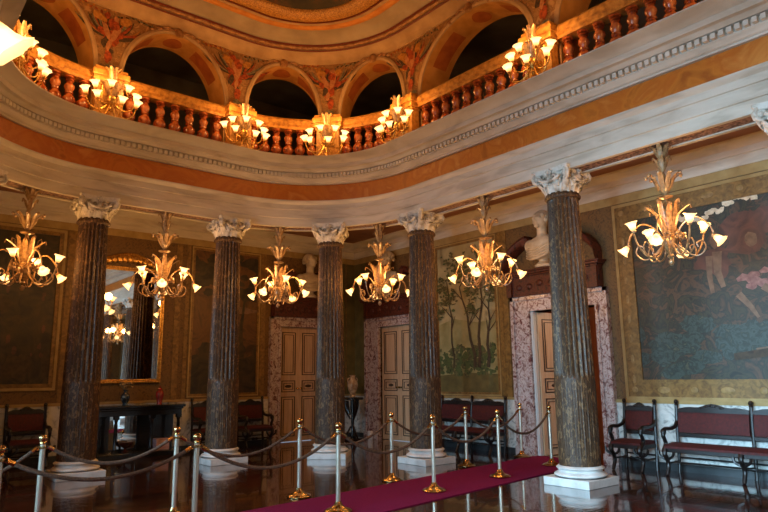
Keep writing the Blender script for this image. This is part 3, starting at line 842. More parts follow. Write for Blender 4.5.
ch0 = make_chandelier(); f_ = True
CH = [((S_E + S_F) / 2, 'lit chandelier in front of the large dark painting at right'), ((S_D + S_E) / 2, 'lit chandelier in front of the landscape mural'), ((S_C + S_D) / 2, 'lit chandelier in front of the right closed door'),
      ((S_B + S_C) / 2, 'lit chandelier in front of the left closed door'), ((S_A + S_B) / 2, 'lit chandelier overlapping the top of the wall mirror'), ((S_A + S_G) / 2, 'lit chandelier at the left edge before the dark mural'),
      (S_H + CY - 2.95, 'nearest chandelier, a big glowing shade at the top left corner'), ((S_I + S_F) / 2, 'chandelier right of the photo'), (S_c, 'chandelier behind the camera to the left'), ((S_b + S_a) / 2, 'chandelier behind the camera'), (S_g, 'chandelier behind the camera to the right')]
for i, (s, lab) in enumerate(CH):
    o = ch0 if f_ else copy_tree(ch0); f_ = False
    x, y, a = ring(s); o.location = (x, y, 3.05); o.rotation_euler = (0, 0, a + .25 * i); o['label'] = lab
    if i == 6:
        x, y = -.43, 3.0; o.location = (x, y, 2.99); o.scale = (1.41,) * 3; o.rotation_euler = (0, 0, -.2)
    for q in range(4):
        b = a + PI / 4 + q * PI / 2
        lamp('chandelier_light', (x + .42 * math.cos(b), y + .42 * math.sin(b), 3.24), E_CH, .08)

# ---------------------------------------------------------------- doors
def leaf(parent, w, h, hinge, ang, flip=1, both=False):
    """door leaf hinged at (x, y), ang is the direction of its width, local x along the width, y through the thickness"""
    xf = Matrix.Translation((hinge[0], hinge[1], 0)) @ Matrix.Rotation(ang, 4, 'Z')
    m = MB(); m.xf = xf; m.box(0, w, -.02, .02, .01, h)
    o = m.build('door_leaf', 'door', parent, smooth=False)
    p = MB(); p.xf = xf
    for sd in ((-1, 1) if both else (flip,)):
        for z0, z1 in ((.12, 1.0), (1.10, 1.36), (1.48, h - .12)):
            for ins, th in ((.0, .018), (.055, .012)):
                a, b = .09 + ins, w - .09 - ins
                y0, y1 = (.02 * sd, (.02 + .012) * sd)
                y0, y1 = min(y0, y1), max(y0, y1)
                zz0, zz1 = z0 + ins, z1 - ins
                p.box(a, b, y0, y1, zz0, zz0 + th); p.box(a, b, y0, y1, zz1 - th, zz1); p.box(a, a + th, y0, y1, zz0, zz1); p.box(b - th, b, y0, y1, zz0, zz1)
        p.ell((w / 2, .022 * sd, 1.23), (.09, .012, .035), 12, 6)
    p.build('panel_moulding', 'doorline', o, smooth=False)
    return o, xf
def knob(parent, xf, x, z, sd):
    k = MB(); k.xf = xf
    k.lathe([(.02, 0), (.022, .008), (.01, .015), (.01, .035), (.024, .045), (.026, .06), (.0, .07)], 12, (x, .02 * sd, z), (0, sd, 0))
    k.build('door_knob', 'brass', parent)
def frame_box(parent, axis, wall, sgn, a0, a1, i0, i1, h, H):
    """breccia marble surround: outer a0..a1, opening i0..i1"""
    m = MB()
    def bx(u0, u1, d0, d1, z0, z1):
        d0, d1 = sorted((wall + sgn * d0, wall + sgn * d1))
        if axis == 0: m.box(d0, d1, u0, u1, z0, z1)
        else: m.box(u0, u1, d0, d1, z0, z1)
    for (u0, u1, uo) in ((a0, i0, 1), (i1, a1, -1)):
        bx(u0, u1, 0, .06, .16, H); 
        e0, e1 = (u0, u0 + .07) if uo > 0 else (u1 - .07, u1)
        bx(e0, e1, .06, .10, .16, H)
        q0, q1 = (i0 - .06, i0) if uo > 0 else (i1, i1 + .06)
        bx(q0, q1, .06, .08, .16, h + .06)
        bx(u0 - .01, u1 + .01, 0, .12, 0, .16)
    bx(i0, i1, 0, .06, h, H); bx(a0, a1, .06, .10, H - .07, H); bx(i0, i1, .06, .08, h, h + .06)
    for (u0, u1) in ((i0 - .03, i0), (i1, i1 + .03)): bx(u0, u1, -.3, .0, 0, h)
    bx(i0, i1, -.3, 0, h, h + .03)
    return m.build('marble_surround', 'breccia', parent, smooth=False)
def overdoor(name, lab, loc, rz, w):
    """carved red-brown frieze with a broken curved pediment; local x along the wall, y into the room"""
    t = thing(name, lab, 'overdoor', loc, rz)
    f = MB(); f.box(-w / 2, w / 2, 0, .12, 0, .36)
    for sg in (-1, 1): f.box(sg * (w / 2 - .01), sg * (w / 2 - .12), .12, .17, 0, .36)
    for q in range(7):
        f.ell((-w * .36 + w * .72 * q / 6, .125, .18 + .03 * math.sin(q * 2)), (.07, .03, .06), 10, 6)
    f.build('carved_frieze', 'redmarble', t, angle=40)
    c = MB()
    for (e, z0, z1) in ((.02, .36, .39), (.06, .39, .43), (.09, .43, .46)): c.box(-w / 2 - e, w / 2 + e, 0, .16 + e, z0, z1)
    c.build('cornice', 'redmarble', t, smooth=False, bevel=.008)
    for sg in (-1, 1):
        p = MB(); rows = []
        for i in range(15):
            u = i / 14; an = u * PI * .36; x = sg * (w / 2 + .02) * math.cos(an); z = .47 + .56 * math.sin(an)
            tx = .12
            rows.append([(x, y, z + dz) for y, dz in ((0, -.02), (.20, -.02), (.24, .02), (.26, .07), (.24, .12), (0, .12))])
        p.grid(rows, True, True)
        p.lathe([(.03, -.12), (.08, -.12), (.09, 0), (.08, .12), (.03, .12)], 14, (sg * (w / 2 + .02) * .43, .13, .97), (0, 1, 0))
        p.build('scroll_pediment', 'redmarble', t, angle=45)
    return t
# left closed door on the mirror wall
d1 = thing('door_1', 'closed cream double door left of the corner column, in a pink marble surround', 'door', (0, 0, 0)); d1['kind'] = 'structure'
w = (D1[1] - D1[0]) / 2
l, xf = leaf(d1, w, DH, (D1[0], YB + .06), 0, -1); knob(l, xf, w - .05, 1.18, -1)
l, xf = leaf(d1, w, DH, (D1[0] + w, YB + .06), 0, -1); knob(l, xf, .05, 1.18, -1)
frame_box(d1, 1, YB, -1, 7.2, 8.84, D1[0], D1[1], DH, 2.80)
# right closed door
d2 = thing('door_2', 'closed cream double door right of the corner vase, in a pink marble surround', 'door', (0, 0, 0)); d2['kind'] = 'structure'
w = (D2[1] - D2[0]) / 2
l, xf = leaf(d2, w, DH, (XR + .06, D2[0]), PI / 2, 1); knob(l, xf, w - .05, 1.18, 1)
l, xf = leaf(d2, w, DH, (XR + .06, D2[0] + w), PI / 2, 1); knob(l, xf, .05, 1.18, 1)
frame_box(d2, 0, XR, -1, 10.04, 12.35, D2[0], D2[1], DH, 2.80)
# open door at the end of the carpet
d3 = thing('door_3', 'open door with its leaf folded back, at the end of the crimson carpet', 'door', (0, 0, 0)); d3['kind'] = 'structure'
w = (D3[1] - D3[0]) / 2
l, xf = leaf(d3, w, DH - .02, (XR + .075, D3[1] - .07), math.radians(-7), 1, True); knob(l, xf, w - .05, 1.18, -1)
l, xf = leaf(d3, w, DH - .02, (XR + .34, D3[0] - .02), math.radians(-80), 1, True)
mb = MB(); mb.box(XR - .02, XR + .06, D3[1] - .06, D3[1], 0, DH); mb.box(XR - .035, XR - .02, D3[1] - .045, D3[1] - .015, 0, DH); mb.build('jamb_strip', 'frame', d3, smooth=False)
frame_box(d3, 0, XR, -1, 5.78, 7.81, D3[0], D3[1], DH, 2.86)
for nm, lab, loc, rz, w_ in (('overdoor_pediment', 'red-brown carved marble pediment over the left closed door', (8.02, YB - .03, 2.80), PI, 1.6), ('overdoor_pediment', 'red-brown carved marble pediment over the right closed door', (XR - .03, 11.2, 2.80), PI / 2, 2.1),
                             ('overdoor_pediment', 'red-brown carved marble pediment over the open door', (XR - .03, 6.83, 2.86), PI / 2, 1.95)):
    overdoor(nm, lab, loc, rz, w_)
# lobby beyond the open door
mb = MB(); mb.box(XR + 2.9, XR + 3.1, 4.2, 9.6, 0, 3.4); mb.box(XR + .3, XR + 3, 9.5, 9.7, 0, 3.4); mb.box(XR + .3, XR + 3, 4.1, 4.3, 0, 3.4); mb.box(XR + .3, XR + 3.1, 4.1, 9.7, 3.4, 3.5)
structure(mb.build('wall_lobby', 'lobby', smooth=False), 'warm lobby walls beyond the open door', 'wall')
d4 = thing('door_4', 'orange wooden door in the lobby, seen through the open doorway', 'door', (0, 0, 0)); d4['kind'] = 'structure'
mb = MB(); mb.box(XR + 2.84, XR + 2.9, 6.9, 8.3, 0, 2.6); mb.build('door_leaf', 'lobbywood', d4, smooth=False)
mb = MB(); mb.ell((XR + 2.82, 7.5, 1.5), (.04, .04, .04)); mb.build('door_knob', 'brass', d4)
lamp('lobby_light', (XR + 1.4, 5.2, 2.9), 70, .2, (1, .75, .5))

# busts over the doors
def make_bust(lab, loc, rz, sc_=1.0, turn=0):
    t = thing('bust', lab, 'bust', loc, rz); t.scale = (sc_,) * 3
    b = MB(); b.lathe([(.11, 0), (.11, .03), (.09, .045), (.06, .07), (.055, .1), (.08, .125)], 20); b.build('socle', 'bust', t)
    m = MB()
    m.ell((0, 0, .26), (.23, .115, .14)); m.ell((0, .02, .2), (.15, .11, .12)); m.ell((-.17, 0, .28), (.085, .09, .09)); m.ell((.17, 0, .28), (.085, .09, .09))
    m.lathe([(.085, .34), (.062, .40), (.062, .48)], 14, (0, .005, 0))
    T = Matrix.Rotation(turn, 3, 'Z')
    m.ell((0, .02, .575), (.083, .10, .12), 18, 12)
    for c_, r_ in (((0, .125, .565), (.016, .025, .034)), ((0, .105, .50), (.035, .03, .028)), ((0, .108, .60), (.06, .022, .016)), ((-.085, .01, .57), (.012, .022, .034)), ((.085, .01, .57), (.012, .022, .034)), ((0, .115, .525), (.028, .014, .009))):
        m.ell(c_, r_, 10, 6)
    o = m.build('figure', 'bust', t)
    md = o.modifiers.new('r', 'REMESH'); md.mode = 'VOXEL'; md.voxel_size = .012; md.use_smooth_shade = True
    h = MB()
    h.ell((0, -.015, .625), (.095, .105, .09), 14, 8)
    for q in range(14):
        a = PI * .1 + q * (PI * 1.8) / 13 + PI / 2 ; h.ell((.088 * math.cos(a), -.01 + .1 * math.sin(a), .60 + .03 * math.sin(q * 2.1)), (.03, .03, .035), 8, 5)
    h.build('hair', 'bust', t)
    dr = MB()
    for q in range(5):
        dr.tube(bez([(-.24 + .02 * q, .02, .33 - .03 * q), (-.1, .115, .27 - .035 * q), (.08, .12, .22 - .03 * q), (.22, .03, .26 - .03 * q)], 5), .016, 6)
    dr.build('drapery', 'bust', t)
    return t
make_bust('cream bust over the left closed door', (8.14, YB - .22, 3.26), PI, 1.5)
make_bust('cream bust over the right closed door, beside the chandelier', (XR - .22, 11.3, 3.26), PI / 2, 1.5)
make_bust('white bust over the open door, half hidden by the right column', (XR - .2, 6.90, 3.32), PI / 2, 1.5)

# ---------------------------------------------------------------- murals, mirror
def picture(name, lab, axis, a0, a1, z0, z1, fw, mats, painter, fmat='pilaster', wallp=None, cat='painting'):
    """framed flat painting on the right wall (axis 0) or the mirror wall (axis 1); local u along wall, v up"""
    if axis == 0: loc, rz = (XR, a1, z0), -PI / 2      # u grows towards -Y (to the right in the photo)
    else: loc, rz = (a0, YB, z0), 0
    t = thing(name, lab, cat, loc, rz)
    W, Hh = a1 - a0, z1 - z0
    f = MB(); d = -1
    def bx(u0, u1, v0, v1, th): f.box(u0, u1, -th, 0, v0, v1)
    for k, (i, o_, th) in enumerate(((0, .05, .03), (.05, fw - .04, .018), (fw - .04, fw, .035))):
        f.mi = 1 if k == 0 else 0
        bx(i, o_, i, Hh - i, th); bx(W - o_, W - i, i, Hh - i, th); bx(o_, W - o_, i, o_, th); bx(o_, W - o_, Hh - o_, Hh - i, th)
    f.mi = 2
    if fw > .15:
        n = int(W / .5)
        for q in range(n + 1):
            f.ell((fw / 2 + (W - fw) * q / n, -.018, fw / 2), (.10 if q % 2 else .05, .008, .05), 12, 6); f.ell((fw / 2 + (W - fw) * q / n, -.018, Hh - fw / 2), (.10 if q % 2 else .05, .008, .05), 12, 6)
        n = int(Hh / .3)
        for q in range(1, n):
            for u in (fw / 2, W - fw / 2): f.ell((u, -.018, Hh * q / n), (.03, .006, .07), 10, 6)
    f.build('frame', [fmat, 'paleochre', 'ornament'], t, smooth=False)
    c = MB(); c.box(fw, W - fw, -.012, 0, fw, Hh - fw)
    cnt = [0]
    def poly(mi, pts, lay=1):
        c.mi = mi
        pts = [(min(max(u, fw), W - fw), min(max(v, fw), Hh - fw)) for u, v in pts]
        n = len(pts); cu = sum(p[0] for p in pts) / n; cv = sum(p[1] for p in pts) / n
        cnt[0] += 1; dd = -.012 - .00008 * cnt[0]
        c.add([(u, dd, v) for u, v in pts] + [(cu, dd, cv)], [(i, (i + 1) % n, n) for i in range(n)])
    painter(poly, W, Hh, random.Random(11))
    c.build('canvas', mats, t, smooth=False)
    return t
def rb(rn, cx, cz, rx, rz, n=12, j=.25, rot=0):
    out = []
    for i in range(n):
        a = 2 * PI * i / n; q = 1 + rn.uniform(-j, j); x, z = rx * q * math.cos(a), rz * q * math.sin(a)
        out.append((cx + x * math.cos(rot) - z * math.sin(rot), cz + x * math.sin(rot) + z * math.cos(rot)))
    return out
def stroke(pts, w0, w1):
    L = []; Rr = []
    for i, (x, z) in enumerate(pts):
        a = pts[max(i - 1, 0)]; b = pts[min(i + 1, len(pts) - 1)]
        dx, dz = b[0] - a[0], b[1] - a[1]; l_ = math.hypot(dx, dz) or 1; w = w0 + (w1 - w0) * i / (len(pts) - 1)
        L.append((x - dz / l_ * w, z + dx / l_ * w)); Rr.append((x + dz / l_ * w, z - dx / l_ * w))
    return L, Rr
def pstroke(poly, mi, pts, w0, w1, lay):
    L, Rr = stroke(pts, w0, w1)
    for i in range(len(L) - 1): poly(mi, [L[i], L[i + 1], Rr[i + 1], Rr[i]], lay)

def paint_landscape(poly, W, Hh, rn):
    poly(1, [(0, 0), (W, 0), (W, 1.5), (W * .7, 1.44), (W * .3, 1.56), (0, 1.46)], 1)
    poly(5, [(0, 0), (W, 0), (W, .42), (W * .5, .45), (0, .40)], 1)
    for q in range(150): poly(2 if q % 3 else 4, rb(rn, rn.uniform(0, W * .96), rn.uniform(.42, .98) , rn.uniform(.03, .10), rn.uniform(.03, .08), 9, .4), 2 + q % 3)
    for (x0, lean, h) in ((W * .68, .18, 2.4), (W * .62, -.35, 2.2), (W * .28, -.08, 2.1), (W * .82, .1, 1.9)):
        pts = [(x0 + lean * (i / 6) ** 1.4 + .03 * math.sin(i * 2), .55 + (h - .55) * i / 6) for i in range(7)]
        pstroke(poly, 3, pts, .045 if x0 > W * .5 else .022, .012, 6)
        for b in range(5):
            i = 3 + b % 4; sx = pts[i][0]; sz = pts[i][1]; dx = rn.uniform(-.35, .35)
            pstroke(poly, 3, [(sx, sz), (sx + dx * .6, sz + .2), (sx + dx, sz + .3)], .014, .004, 7)
    cl = [(.1, 2.3, .2), (.25, 2.0, .22), (.5, 2.5, .25), (.62, 2.1, .22), (.78, 2.4, .25), (.9, 2.0, .18), (.7, 2.75, .3), (.3, 2.75, .25), (.05, 1.7, .15), (.95, 2.7, .2), (.6, 1.7, .15)]
    for q in range(520):
        cx, cz, cr = cl[q % len(cl)]
        poly(4 if q % 4 else 2, rb(rn, W * cx + rn.gauss(0, cr * .55), cz + rn.gauss(0, cr * .5), rn.uniform(.015, .06), rn.uniform(.012, .035), 7, .45), 8)
picture('landscape_mural', 'tall landscape mural of thin trees and bushes above the red bench', 0, 8.16, 9.9, 1.03, 4.2, .07, ['sky_m', 'hill', 'bush', 'trunk', 'leafm', 'wallgreen'], paint_landscape)

def paint_big(poly, W, Hh, rn):
    for q in range(60): poly(1, rb(rn, rn.uniform(.2, W * .85), rn.uniform(.35, 1.15), rn.uniform(.08, .28), rn.uniform(.05, .14)), 1 + q % 3)
    for q in range(16): poly(2, rb(rn, rn.uniform(1.35, 3.2), rn.uniform(1.6, 2.6), rn.uniform(.12, .32), rn.uniform(.1, .3)), 4)
    # generic stand-in: vague standing shapes
    pstroke(poly, 4, [(1.62, 2.15), (1.60, 1.85), (1.66, 1.62)], .07, .035, 6)
    pstroke(poly, 4, [(1.50, 2.1), (1.48, 1.8), (1.50, 1.55)], .05, .03, 6)
    for q in range(14): poly(3, rb(rn, 2.12 + rn.uniform(-.2, .26), 1.68 + rn.uniform(-.10, .12), .08, .05, 8, .35), 7)
    pstroke(poly, 4, [(2.18, 1.58), (2.45, 1.35), (2.75, 1.18)], .05, .03, 7)
    pstroke(poly, 4, [(1.85, 1.5), (2.0, 1.3), (2.08, 1.15)], .05, .02, 7)
    poly(4, rb(rn, 2.1, 2.25, .09, .12, 10, .15), 7); poly(4, rb(rn, 1.62, 2.32, .09, .12, 10, .15), 7)
    pstroke(poly, 6, [(1.7, .62), (2.4, .70), (3.2, .82)], .05, .06, 5); pstroke(poly, 4, [(2.0, .72), (2.6, .80)], .012, .01, 6)
    for q in range(26):     # blossom garland
        u = .95 + 1.3 * q / 26; poly(5, rb(rn, u, 2.78 + .10 * math.sin(q * .24 + 2.6) + rn.uniform(-.04, .04), .05, .04, 8, .3), 8 + q % 2)
picture('dark_mural', 'large dark forest painting with a gold border above the settee on the right', 0, .6, 5.6, 1.02, 4.2, .31, ['bigm', 'bigb', 'mred', 'mpink', 'mskin', 'mflower', 'trunk'], paint_big)
def paint_dusk(poly, W, Hh, rn):
    poly(1, [(0, 0), (W, 0), (W, .9), (W * .6, .7), (W * .3, .95), (0, .8)], 1)
    for q in range(40): poly(1, rb(rn, rn.uniform(0, W), rn.uniform(.4, 1.0), rn.uniform(.06, .22), rn.uniform(.06, .16)), 2 + q % 3)
    for q in range(50): poly(1, rb(rn, rn.uniform(0, W), rn.uniform(2.1, 3.0), rn.uniform(.08, .22), rn.uniform(.05, .15)), 2 + q % 3)
    for q in range(5): poly(2, rb(rn, rn.uniform(.6, W), rn.uniform(1.5, 1.9), .2, .04), 6)
    pstroke(poly, 1, [(W * .75, .6), (W * .72, 1.4), (W * .78, 2.3)], .06, .02, 7)
picture('dusk_mural', 'amber dusk mural between the mirror and the left closed door', 1, 5.32, 6.95, 1.05, 4.2, .07, ['mwarm', 'mdark', 'mskin'], paint_dusk)
def paint_left(poly, W, Hh, rn):
    for q in range(50): poly(1, rb(rn, rn.uniform(0, W), rn.uniform(.3, 2.6), rn.uniform(.06, .2), rn.uniform(.06, .2)), 1 + q % 3)
    for q in range(22): poly(2, rb(rn, rn.uniform(W * .3, W * .95), rn.uniform(.5, 1.9), rn.uniform(.015, .04), rn.uniform(.03, .10)), 5)
    for q in range(14): poly(3, rb(rn, rn.uniform(W * .2, W), rn.uniform(2.3, 2.6), .05, .04), 6)
picture('shadowy_mural', 'dark mural at the left edge behind the chandelier', 1, .2, 2.86, 1.25, 4.2, .12, ['mdark', 'trunk', 'mred', 'ornament'], paint_left)

t = thing('wall_mirror', 'tall gilt-framed mirror above the black console', 'mirror', (4.04, YB, 1.36))
f = MB()
for (i, o_, th) in ((0, .03, .06), (.03, .07, .04)):
    W2 = .72
    f.box(-W2 + i, -W2 + o_, -th, 0, i, 2.25 - i); f.box(W2 - o_, W2 - i, -th, 0, i, 2.25 - i); f.box(-W2 + o_, W2 - o_, -th, 0, i, o_); f.box(-W2 + o_, W2 - o_, -th, 0, 2.25 - o_, 2.25 - i)
f.build('frame', 'gilt', t, smooth=False, bevel=.006)
g = MB(); g.box(-.65, .65, -.02, -.005, .07, 2.18); g.build('glass', 'mirror', t, smooth=False)
cr = MB()
for q in range(13):
    u = -1 + q / 6; cr.ell((u * .6, -.04, 2.27 + .16 * (1 - u * u)), (.07, .03, .05 + .05 * (1 - abs(u))), 10, 6)
cr.tube(bez([(-.72, -.03, 2.25), (-.4, -.04, 2.42), (0, -.05, 2.52), (.4, -.04, 2.42), (.72, -.03, 2.25)], 8), .022, 8)
cr.build('carved_crest', 'gilt', t)

# ---------------------------------------------------------------- seats
def make_seat(name, lab, cat, W, panels, loc, rz, group=None):
    """carved dark-wood seat, origin on the floor at the middle of the back; y points forward"""
    t = thing(name, lab, cat, loc, rz, group)
    D = .50; sh = .40; bh = .98; hw = W / 2
    posts = [-hw + .03 + (W - .06) * k / panels for k in range(panels + 1)]
    for i, x in enumerate(posts):
        p = MB()
        p.tube([(x, .10, 0), (x, .075, .2), (x, .065, sh), (x, .05, .7), (x, .02, bh - .02)], lambda u: .025, 8)
        p.lathe([(.022, 0), (.03, .015), (.022, .03), (.034, .055), (.022, .085), (0, .095)], 12, (x, .02, bh - .03))
        p.build('back_post', 'wood', t)
    for k in range(panels):
        a, b = posts[k] + .02, posts[k + 1] - .02; m = (a + b) / 2; hw2 = (b - a) / 2
        r_ = MB(); rows = []
        for i in range(17):
            u = -1 + i / 8; x = m + u * hw2; z = bh - .06 + .055 * math.exp(-(u * 2.2) ** 2) + .012 * math.cos(u * 9)
            rows.append([(x, .012, bh - .12), (x, .055, bh - .12), (x, .05, z), (x, .005, z)])
        r_.grid(rows, True, True)
        for q in range(5): r_.ell((m + (q - 2) * hw2 * .14, .045, bh - .05 + .02 * (2 - abs(q - 2)) * .7), (.04, .018, .018), 8, 5)
        r_.build('crest_rail', 'wood', t)
        r2 = MB(); r2.box(a, b, .035, .075, .51, .57); r2.build('back_rail', 'wood', t, smooth=False, bevel=.006)
        q_ = MB(); rows = []
        for i in range(7):
            v = i / 6; z = .575 + (.285) * v; y = .055 - .035 * v
            rows.append([(a + .01, y - .01, z), (b - .01, y - .01, z), (b - .01, y + .02 + .015 * math.sin(PI * v), z), (a + .01, y + .02 + .015 * math.sin(PI * v), z)])
        q_.grid(rows, True, True); q_.build('back_panel', 'uphol', t, angle=60)
    s = MB(); s.box(-hw + .02, hw - .02, .06, D, sh - .075, sh - .015); s.build('seat_rail', 'wood', t, smooth=False, bevel=.008)
    c = MB(); rows = []
    for j in range(7):
        v = j / 6; y = .07 + (D - .06) * v
        rows.append([(-hw + .04, y, sh - .02), (hw - .04, y, sh - .02), (hw - .05, y, sh + .012 + .035 * math.sin(PI * min(1, v + .08)) ** .5), (-hw + .05, y, sh + .012 + .035 * math.sin(PI * min(1, v + .08)) ** .5)])
    c.grid(rows, True, True); c.build('seat_cushion', 'uphol', t, angle=60)
    for sg in (-1, 1):
        x = sg * (hw - .03)
        a_ = MB()
        a_.tube(bez([(x, .05, .72), (x, .12, .66), (x, .25, .635), (x, .40, .64), (x, .47, .62), (x, .485, .585), (x, .455, .57)], 6), .028, 8)
        a_.tube(bez([(x, .455, .62), (x, .49, .56), (x, .45, .49), (x, .43, .43), (x, .49, .36), (x, .52, .33)], 6), .028, 8)
        a_.lathe([(.0, -.035), (.03, -.03), (.036, 0), (.03, .03), (0, .035)], 12, (x, .47, .605), (1, 0, 0))
        a_.build('armrest', 'wood', t)
    legs = [-hw + .05, hw - .05] + ([0] if W > 1 else [])
    for x in legs:
        l_ = MB()
        l_.tube(bez([(x, D + .0, sh - .03), (x, D + .025, .30), (x, D - .04, .22), (x, D - .06, .14), (x, D - .02, .05), (x, D + .0, .012)], 6), lambda u: .036 - .012 * u, 8)
        l_.tube(bez([(x - .11, D - .02, sh - .06), (x - .10, D - .01, .28), (x - .03, D - .03, .235), (x + .04, D - .03, .235), (x + .10, D - .01, .28), (x + .11, D - .02, sh - .06)], 5), .02, 6)
        l_.ell((x, D, .016), (.026, .026, .016), 10, 6)
        l_.build('front_leg', 'wood', t)
    st = MB()
    for x in (-hw + .05, hw - .05): st.tube([(x, .09, .17), (x, D - .05, .17)], .014, 8)
    st.tube([(-hw + .05, .28, .17), (hw - .05, .28, .17)], .014, 8); st.lathe([(.014, -.08), (.028, -.05), (.02, 0), (.028, .05), (.014, .08)], 10, (0, .28, .17), (1, 0, 0))
    st.tube([(-hw + .05, .09, .22), (hw - .05, .09, .22)], .012, 8)
    st.build('stretcher', 'wood', t)
    return t
make_seat('armchair', 'dark carved armchair with red seat standing alone beside the open door surround', 'armchair', .56, 1, (XR - .07, 5.36, 0), PI / 2)
make_seat('settee', 'long dark carved settee with red upholstery under the large dark painting', 'settee', 2.14, 2, (XR - .07, 3.73, 0), PI / 2)
make_seat('settee', 'dark carved settee with red back panels under the landscape mural', 'settee', 1.75, 2, (XR - .07, 8.88, 0), PI / 2)
ac = make_seat('armchair', 'dark armchair against the mirror wall, beside the left door surround', 'armchair', .66, 1, (6.72, YB - .07, 0), PI, 'dark armchairs along the mirror wall')
for x, lab in ((5.72, 'dark armchair partly hidden by the reddish column, right of the console'), (2.42, 'dark armchair left of the leftmost column'), (1.62, 'dark armchair at the left edge of the photo')):
    o = copy_tree(ac); o.location = (x, YB - .07, 0); o['label'] = lab

# ---------------------------------------------------------------- console and what stands on it
t = thing('console_cabinet', 'black console cabinet with a mirrored back under the wall mirror', 'console', (4.14, YB - .03, 0), PI)
b = MB(); b.box(-.97, .97, 0, .50, .90, .95); b.box(-.94, .94, .01, .47, .86, .90); b.build('top', 'black', t, smooth=False, bevel=.008)
b = MB(); b.box(-.92, .92, .02, .44, .76, .86); b.build('frieze_rail', 'black', t, smooth=False, bevel=.006)
for q in range(7): pass
b = MB(); b.box(-.94, .94, 0, .47, 0, .10); b.build('base_shelf', 'black', t, smooth=False, bevel=.008)
b = MB(); b.box(-.92, .92, .0, .02, .10, .86); b.build('back_panel', 'black', t, smooth=False)
for x in (-.87, -.36, .30, .87):
    l_ = MB(); l_.box(x - .045, x + .045, .36, .45, .10, .16); l_.box(x - .045, x + .045, .36, .45, .70, .76)
    l_.lathe([(.035, .16), (.04, .18), (.03, .2), (.034, .4), (.028, .66), (.04, .68), (.035, .70)], 14, (x, .405, 0)); l_.build('leg', 'black', t)
b = MB(); b.box(-.22, .30, .022, .03, .14, .74); b.build('mirror_panel', 'mirror', t, smooth=False)
def lathe_thing(name, lab, cat, prof, mat, loc, extra=None):
    t = thing(name, lab, cat, loc); m = MB(); m.lathe(prof, 24); m.build('body', mat, t, angle=60)
    if extra: extra(t)
    return t
def flowers(t):
    f = MB(); rn = random.Random(2)
    for q in range(22):
        a = rn.uniform(0, 2 * PI); r_ = rn.uniform(.0, .11); z = .33 + rn.uniform(0, .10)
        f.ell((r_ * math.cos(a), r_ * math.sin(a), z), (.03, .03, .022), 7, 4)
        f.tube([(0, 0, .25), (r_ * .5 * math.cos(a), r_ * .5 * math.sin(a), .3), (r_ * math.cos(a), r_ * math.sin(a), z)], .004, 4)
    f.build('flowers', 'flower', t)
lathe_thing('flower_vase', 'dark blue vase with dried flowers on the console', 'vase', [(.045, 0), (.05, .01), (.04, .03), (.07, .09), (.085, .15), (.07, .20), (.035, .24), (.03, .26), (.05, .285), (.04, .28)], 'porcblue', (4.03, YB - .27, .95), flowers)
def lidx(t):
    f = MB(); f.lathe([(.05, .265), (.055, .275), (.04, .30), (.012, .315), (.018, .335), (0, .35)], 16); f.build('lid', 'porcred', t)
lathe_thing('lidded_vase', 'red lidded vase on the right end of the console', 'vase', [(.05, 0), (.055, .01), (.045, .03), (.065, .10), (.08, .17), (.07, .23), (.05, .26)], 'porcred', (4.68, YB - .27, .95), lidx)
b = MB(); b.box(-.13, .13, -.1, .1, 0, .2)
o = b.build('small_box', pmat('pink_striped_box', [(180, 130, 135), (215, 190, 195)], 3, .6, stretch=(1, 1, 12)), smooth=False, loc=(4.78, YB - .20, .10), bevel=.006)
tag(o, 'small pale pink box on the lower shelf of the console', 'box')
b = MB(); b.lathe([(.06, 0), (.07, .01), (.02, .03), (.02, .06), (.11, .12), (.13, .17), (.12, .17)], 20); o = b.build('footed_bowl', 'redmarble', loc=(4.1, YB - .22, .10))
tag(o, 'dark red footed bowl before the mirrored back of the console', 'bowl')

# corner stand and vase
t = thing('plant_stand', 'black carved three-legged stand in the far corner', 'stand', (9.1, 12.25, 0))
b = MB(); b.lathe([(.26, 0), (.27, .02), (.25, .05), (.1, .06)], 28); b.build('base', 'black', t)
b = MB(); b.lathe([(.24, .90), (.255, .91), (.255, .94), (.24, .955)], 28); b.build('top', 'black', t)
b = MB(); b.lathe([(.045, .05), (.06, .1), (.03, .2), (.04, .4), (.03, .55), (.06, .7), (.05, .9)], 14); b.build('shaft', 'black', t)
for q in range(3):
    a = 2 * PI * q / 3 + .5; ca, sa = math.cos(a), math.sin(a)
    l_ = MB(); l_.tube(bez([(.21 * ca, .21 * sa, .90), (.20 * ca, .20 * sa, .75), (.12 * ca, .12 * sa, .58), (.05 * ca, .05 * sa, .46)], 6), lambda u: .03 - .012 * u, 8)
    l_.ribbon([(.15 * ca, .15 * sa, .88), (.12 * ca, .12 * sa, .72), (.06 * ca, .06 * sa, .56)], (.06, .05, .02), (ca, sa, 0), .012)
    l_.tube(bez([(.04 * ca, .04 * sa, .3), (.12 * ca, .12 * sa, .16), (.2 * ca, .2 * sa, .05)], 6), .02, 8)
    l_.build('leg', 'black', t)
def handles(t):
    for sg in (-1, 1):
        f = MB(); f.tube(bez([(sg * .06, 0, .45), (sg * .13, 0, .43), (sg * .13, 0, .36), (sg * .10, 0, .30)], 5), .012, 6); f.build('handle', 'porc', t)
lathe_thing('porcelain_vase', 'beige porcelain vase on the black stand in the corner', 'vase', [(.07, 0), (.075, .015), (.05, .04), (.06, .08), (.10, .17), (.125, .27), (.12, .34), (.08, .40), (.06, .44), (.065, .48), (.085, .51), (.07, .505)], 'porc', (9.1, 12.25, .955), handles)
b = MB(); b.box(-.06, .06, -.03, .03, 0, .19); o = b.build('door_stop', 'white', smooth=False, loc=(9.44, 12.02, 0), rz=PI / 2, bevel=.008)
tag(o, 'small white upright block at the foot of the right closed door surround', 'door stop')

